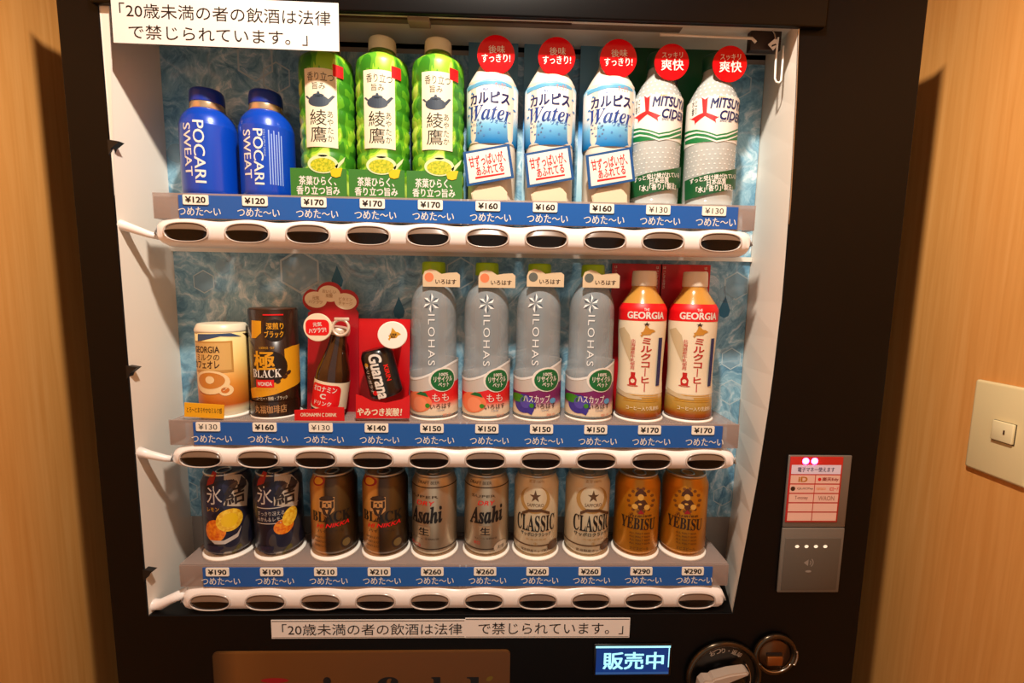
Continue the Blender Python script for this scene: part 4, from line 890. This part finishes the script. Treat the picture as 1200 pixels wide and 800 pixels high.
p = Part(); p.lathe([(q[0], q[1]+.0004) for q in prof if .1365 < q[0] < .1745], mat('milk_coffee_seen_through', (196, 142, 62), .2, coat=.3), 40, cap=False); p.build('shoulder', mc)
p = Part(); p.lathe(smoothp([(.174, .0152), (.176, .0158), (.191, .0152), (.1935, .0138)], 3), mat('ivory_cap', (232, 220, 200), .4), 40); p.build('cap', mc)
p = Part(); yb = .0330; x_, z_ = it.pl(752, 309, it.y+yb); p.box(-.0345, yb, .0005, .0345, yb+.001, z_, mat('red_backing_card', (190, 14, 24), .4)); cm = flat(y=yb)
for sx in (-.0295, .0280): p.text('ほ\nっ\nと\nす\nる\n甘\nさ', sx, z_-.018, .0042, .030, CREAM, cm, off=1)
p.build('backing_card', mc)
mc['label'] = 'milk coffee bottle with red band, next to the purple labelled water bottles'
dup(mc, Item(809.5, 420, S2, .042, 781, 838, .030).x, 'milk coffee bottle with red band, last at the right end of the middle shelf')

# --- bottom shelf: cans
CANP = [(.003, .0228), (.0045, .0238), (.010, .0290), (.0125, .0300), (.0975, .0300), (.1005, .0295), (.108, .0263), (.1115, .0256)]
lidm = mat('aluminium_lid', (200, 196, 188), .3, .9)
def can(xl, xr, name, label, bodymat, deco, grp, basem=None):
    it = Item((xl+xr)/2, 605, S3, .042, xl, xr, .0300); t = thing(name, label, 'drink can', (it.x, it.y, it.z), grp); R = .0300
    Part().lathe([(0, R+.0022), (.0022, R+.0022), (.0030, R+.0012), (.0030, .020)], STAND, 40).build('display_base', t)
    p = Part(); p.lathe(CANP, bodymat, 48); mp = Cyl(R, CANP); deco(p, it, R, mp); p.build('body', t)
    p = Part(); p.lathe([(.1110, .0257), (.1125, .0264), (.1140, .0260), (.1140, .0244), (.1115, .0230), (.1113, .002)], lidm, 40)
    p.tube([(.008*math.cos(a), -.006+.010*math.sin(a), .1122) for a in [2*PI*k/16 for k in range(16)]], .0012, lidm, 6, closed=True); p.build('lid', t)
    return t, it
# citrus highball cans
navy_can = noisemat('faceted_navy_silver_can', 28, [(0, (28, 28, 48)), (.45, (44, 46, 70)), (.55, (84, 80, 84)), (.66, (150, 142, 130))], .3, 1, 'CONSTANT', metal=.35, dist=.3)
cit_o = noisemat('orange_slice_print', 240, [(.35, (206, 84, 10)), (.65, (242, 150, 30))], .4); cit_y = noisemat('lemon_slice_print', 240, [(.35, (220, 160, 16)), (.65, (250, 214, 70))], .4)
SILW = mat('silver_white_ink', (206, 200, 194), .35, .3)
def hyo(dx, kind):
    def d(p, it, R, mp):
        x = dx
        pg(p, it, [(242+x, 562), (262+x, 555), (262+x, 592), (242+x, 594)], R, mp, mat('deep_navy_ink', (26, 24, 54)), 2); pg(p, it, [(241+x, 563), (247+x, 553), (252+x, 555), (249+x, 567), (242+x, 569)], R, mp, DRED, 3)
        pg(p, it, [(262+x, 556), (285+x, 556), (291+x, 566), (289+x, 592), (262+x, 592)], R, mp, mat('silver_facet_ink', (190, 178, 160), .3), 2)
        tx(p, it, '氷', (242+x, 569.5, 259+x, 591), R, mp, SILW, 4, bold=.006); tx(p, it, '結', (264+x, 568.5, 287+x, 590), R, mp, mat('dark_grey_ink', (44, 38, 40)), 4, bold=.02)
        if kind == 0:
            tx(p, it, 'レモン', (243+x, 594.5, 256+x, 599), R, mp, GOLD, 4, bold=.01)
            ov(p, it, 252+x, 622, 11, 13, R, mp, cit_o, 4); ov(p, it, 269+x, 609, 16, 13, R, mp, cit_y, 5, rot=.5); ov(p, it, 269+x, 609, 10, 8, R, mp, YELLOW, 6, rot=.5)
            pg(p, it, [(247+x, 632), (262+x, 633), (278+x, 624), (283+x, 615), (279+x, 628), (264+x, 637), (252+x, 637)], R, mp, SILW, 5)
        else:
            for k, s in enumerate(('すっきり冴える', 'みかん＆レモン')): tx(p, it, s, (301.5-59+x, 599.5+k*6.5, 331-59+x, 604.5+k*6.5), R, mp, SILW, 4, bold=.01)
            rc(p, it, (242+x, 594, 290+x, 595), R, mp, SILW, 4); rc(p, it, (242+x, 613, 268+x, 614), R, mp, SILW, 4)
            ov(p, it, 274+x, 616, 12, 9, R, mp, cit_o, 4, rot=.3); ov(p, it, 281+x, 604, 8, 11, R, mp, cit_y, 5, rot=-.4)
        for k in range(4): ov(p, it, 281+x-2*k, 640+2.5*k, 3.5, 4, R, mp, mat('olive_facet', (92, 86, 40), .4), 3, n=5)
        pg(p, it, [(243+x, 637), (262+x, 640), (262+x, 648), (244+x, 646)], R, mp, _M['deep_navy_ink'], 3)
    return d
g = 'citrus cans on the bottom shelf'
can(240.5, 295, 'citrus_drink_can', 'navy and silver citrus can with one large fruit picture, first on the bottom shelf', navy_can, hyo(0, 0), g)
can(299, 355, 'citrus_drink_can', 'navy and silver citrus can with small print above the fruit, second on the bottom shelf', navy_can, hyo(59, 1), g)
# whisky highball cans
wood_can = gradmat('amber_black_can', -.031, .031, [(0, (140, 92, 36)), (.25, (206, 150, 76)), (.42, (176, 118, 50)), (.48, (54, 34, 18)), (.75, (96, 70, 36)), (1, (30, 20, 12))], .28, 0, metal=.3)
def nik(dx):
    def d(p, it, R, mp):
        x = dx; ov(p, it, 371+x, 564, 6.5, 5, R, mp, DRED, 2); ov(p, it, 371+x, 564, 5, 3.6, R, mp, GOLD, 3)
        ink = mat('portrait_ink', (52, 34, 22)); tan = mat('portrait_tan', (190, 140, 84))
        for q in ([(374, 584), (377, 581.5), (383, 580.5), (389, 581.5), (392, 584), (390, 586), (376, 586)], [(375, 587), (378, 587), (377.5, 596), (375, 594)], [(388.5, 587), (391, 587), (391, 594), (388.5, 597)], [(377, 595), (380, 594), (383, 595), (386.5, 594), (389.5, 595.5), (387, 602), (383, 605), (379, 602)], [(379, 589), (382, 588.4), (382, 589.6), (379, 590)], [(384.5, 588.4), (387.5, 589), (387.5, 590), (384.5, 589.6)], [(382.4, 589.5), (383.6, 589.5), (384.4, 593.4), (382, 593.4)]):
            pg(p, it, [(u+x, v) for u, v in q], R, mp, ink, 5)
        pg(p, it, [(374+x, 582), (392+x, 582), (392+x, 598), (383+x, 606), (374+x, 598)], R, mp, tan, 3); pg(p, it, [(381+x, 597), (385+x, 597), (383.4+x, 602)], R, mp, tan, 6)
        tx(p, it, '𝐁𝐋𝐀𝐂𝐊', (366+x, 599.5, 408+x, 611.5), R, mp, BLACK, 4, bold=.01); tx(p, it, 'HI NIKKA', (371+x, 613, 408+x, 617.5), R, mp, RED, 4, bold=.02, rot=.06, shear=.3)
        tx(p, it, 'ハイボール', (372+x, 620, 402+x, 624), R, mp, ink, 4, bold=.01)
        for k in range(3): tx(p, it, 'WHISKY & SODA', (369+x, 628+k*5, 386+x, 630.5+k*5), R, mp, ink, 4)
        ov(p, it, 406+x, 634, 6.5, 6.5, R, mp, ink, 3); ov(p, it, 406+x, 634, 4.5, 4.5, R, mp, mat('olive_seal', (112, 92, 50), .4), 4)
    return d
g = 'amber highball cans on the bottom shelf'
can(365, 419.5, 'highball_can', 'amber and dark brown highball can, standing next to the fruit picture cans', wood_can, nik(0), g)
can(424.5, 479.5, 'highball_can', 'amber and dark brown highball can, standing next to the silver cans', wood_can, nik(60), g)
# silver dry beer cans
silv = noisemat('brushed_silver_can', 60, [(.3, (172, 158, 134)), (.7, (206, 194, 170))], .34, 2, stretch=(1, 1, .03), metal=.75)
def dry(dx, sh):
    def d(p, it, R, mp):
        x = dx; s = sh; rc(p, it, (544+x, 571, 596+x, 572.2), R, mp, mat('dark_line_ink', (60, 44, 30)), 2); rc(p, it, (544+x, 643, 596+x, 644.2), R, mp, _M['dark_line_ink'], 2)
        tx(p, it, 'SUPER', (553+s, 580, 580+s, 583), R, mp, _M['dark_line_ink'], 3); tx(p, it, 'DRY', (560+s, 587, 580+s, 592), R, mp, RED, 3, bold=.01, shear=.2)
        cu, cv, w_, h_ = it.bx(547.5+s, 594, 591+s, 613, R); p.text('𝑨𝒔𝒂𝒉𝒊', cu, cv, .0465, h_, BLACK, mp, off=3, bold=.022, rot=.07, du=.0028)
        rc(p, it, (561.5+s, 616.5, 575.5+s, 627.5), R, mp, mat('tan_box_ink', (150, 128, 100)), 2); tx(p, it, '生', (563+s, 618, 574+s, 626.5), R, mp, BLACK, 3, bold=.02)
        tx(p, it, '辛口', (555+s, 633, 562+s, 637), R, mp, RED, 3); tx(p, it, '生ビール 非熱処理', (556+s, 630, 582+s, 632), R, mp, _M['dark_line_ink'], 3)
        ov(p, it, 587+s*.6, 639, 6.5, 6.5, R, mp, mat('pale_seal', (206, 196, 176), .4, .3), 3); tx(p, it, 'お酒', (583.5+s*.6, 637, 590+s*.6, 641), R, mp, _M['dark_line_ink'], 4)
        tx(p, it, 'DRAFT BEER', (549+x, 565, 575+x, 568), R, mp, _M['dark_line_ink'], 3)
    return d
g = 'silver beer cans on the bottom shelf'
can(484, 534.5, 'beer_can', 'silver beer can with its black wordmark turned left, standing next to the amber cans', silv, dry(-61, -72), g)
can(544, 596, 'beer_can', 'silver beer can with its black wordmark facing front, standing next to the white cans', silv, dry(0, 0), g)
# white classic beer cans
whit = noisemat('cream_white_can', 50, [(.3, (206, 192, 160)), (.7, (222, 210, 180))], .3, 2, stretch=(1, 1, .05), metal=.2)
def cla(dx, sh):
    def d(p, it, R, mp):
        s = sh; x = dx; br = mat('sepia_ink', (88, 60, 36)); gl = mat('dull_gold_ink', (176, 138, 78))
        ov(p, it, 627+s, 586, 17, 16, R, mp, gl, 2); ov(p, it, 627+s, 584, 13.5, 14.5, R, mp, whit, 3); tx(p, it, '★', (621+s, 574, 634+s, 588), R, mp, br, 4); tx(p, it, 'SAPPORO', (618+s, 590, 637+s, 594), R, mp, br, 4, bold=.01)
        pg(p, it, [(612+s, 599), (620+s, 596), (634+s, 596), (644+s, 599), (644+s, 602), (634+s, 599.5), (620+s, 599.5), (612+s, 602.5)], R, mp, br, 4)
        cu, cv, w_, h_ = it.bx(603.5+s, 604, 652+s, 623, R); p.text('𝐂𝐋𝐀𝐒𝐒𝐈𝐂', cu, cv, .055, h_, BLACK, mp, off=4, bold=.01, du=.0028)
        tx(p, it, 'サッポロクラシック', (611+s, 624, 645+s, 628.5), R, mp, BLACK, 4, bold=.02); tx(p, it, '北海道限定', (616+s, 631, 640+s, 633), R, mp, gl, 4); tx(p, it, '生', (625+s, 635, 630+s, 639), R, mp, gl, 4)
        rc(p, it, (600+x, 638.5, 656+x, 640), R, mp, br, 3); tx(p, it, '富良野産ホップ使用', (611+s, 643.5, 643+s, 647), R, mp, br, 4, bold=.01)
        ov(p, it, 648+s*.9, 637, 4.5, 5.5, R, mp, br, 4); tx(p, it, '麦芽100％', (619+s, 563.5, 639+s, 567), R, mp, gl, 4)
    return d
g = 'cream white beer cans on the bottom shelf'
can(601, 655, 'beer_can', 'cream white beer can with star emblem, standing next to the silver cans', whit, cla(0, 0), g)
can(660.5, 714.5, 'beer_can', 'cream white beer can with star emblem turned right, standing next to the gold cans', whit, cla(60, 68), g)
# gold beer cans
gold_can = noisemat('gold_can', 50, [(.3, (186, 122, 24)), (.7, (206, 142, 38))], .3, 2, stretch=(1, 1, .05), metal=.55)
def yeb(dx, sh):
    def d(p, it, R, mp):
        s = sh; br = mat('dark_gold_ink', (74, 36, 8))
        pk_ = mat('pale_gold_ink', (214, 164, 74))
        for k in range(14): ov(p, it, 751+s+14.5*math.cos(k*PI/7), 586+13.5*math.sin(k*PI/7), 2.2, 1.9, R, mp, mat('soft_gold_ink', (110, 62, 14)), 2, n=6)
        for q in ([(745, 577), (751, 572), (757, 577), (758, 581), (744, 581)], [(742, 598), (744, 588), (749, 585), (756, 586), (760, 592), (761, 598), (756, 594), (751, 600), (747, 594)]): pg(p, it, [(u+s, v) for u, v in q], R, mp, br, 3)
        ov(p, it, 751+s, 582.5, 3.6, 3.8, R, mp, pk_, 4); ov(p, it, 744+s, 593, 3.6, 3.0, R, mp, pk_, 4); ov(p, it, 758+s, 594, 3.2, 3.2, R, mp, pk_, 4); pg(p, it, [(747+s, 602), (751+s, 597), (755+s, 602)], R, mp, DRED, 4); ov(p, it, 750+s, 590.5, 2.2, 1.2, R, mp, pk_, 4)
        tx(p, it, '𝓟𝓻𝓮𝓶𝓲𝓾𝓶', (737+s, 601, 764+s, 606), R, mp, br, 4, rot=.05); cu, cv, w_, h_ = it.bx(728.5+s, 607, 768+s, 620.5, R); p.text('𝐘𝐄𝐁𝐈𝐒𝐔', cu, cv, .047, h_, mat('black_brown_ink', (40, 18, 6)), mp, off=4, bold=.012, rot=-.03, du=.0028)
        for k in range(4): tx(p, it, 'ALL MALT BEER', (738+s, 624+k*4, 762+s, 625.8+k*4), R, mp, br, 4)
        tx(p, it, 'ヱビスビール', (738+s, 641, 760+s, 644.5), R, mp, br, 4)
    return d
g = 'gold beer cans on the bottom shelf'
can(718, 773, 'beer_can', 'gold beer can with round portrait emblem, standing next to the white cans', gold_can, yeb(0, 0), g)
can(774.5, 827, 'beer_can', 'gold beer can with round emblem, last at the right end of the bottom shelf', gold_can, yeb(54.5, 54.5), g)
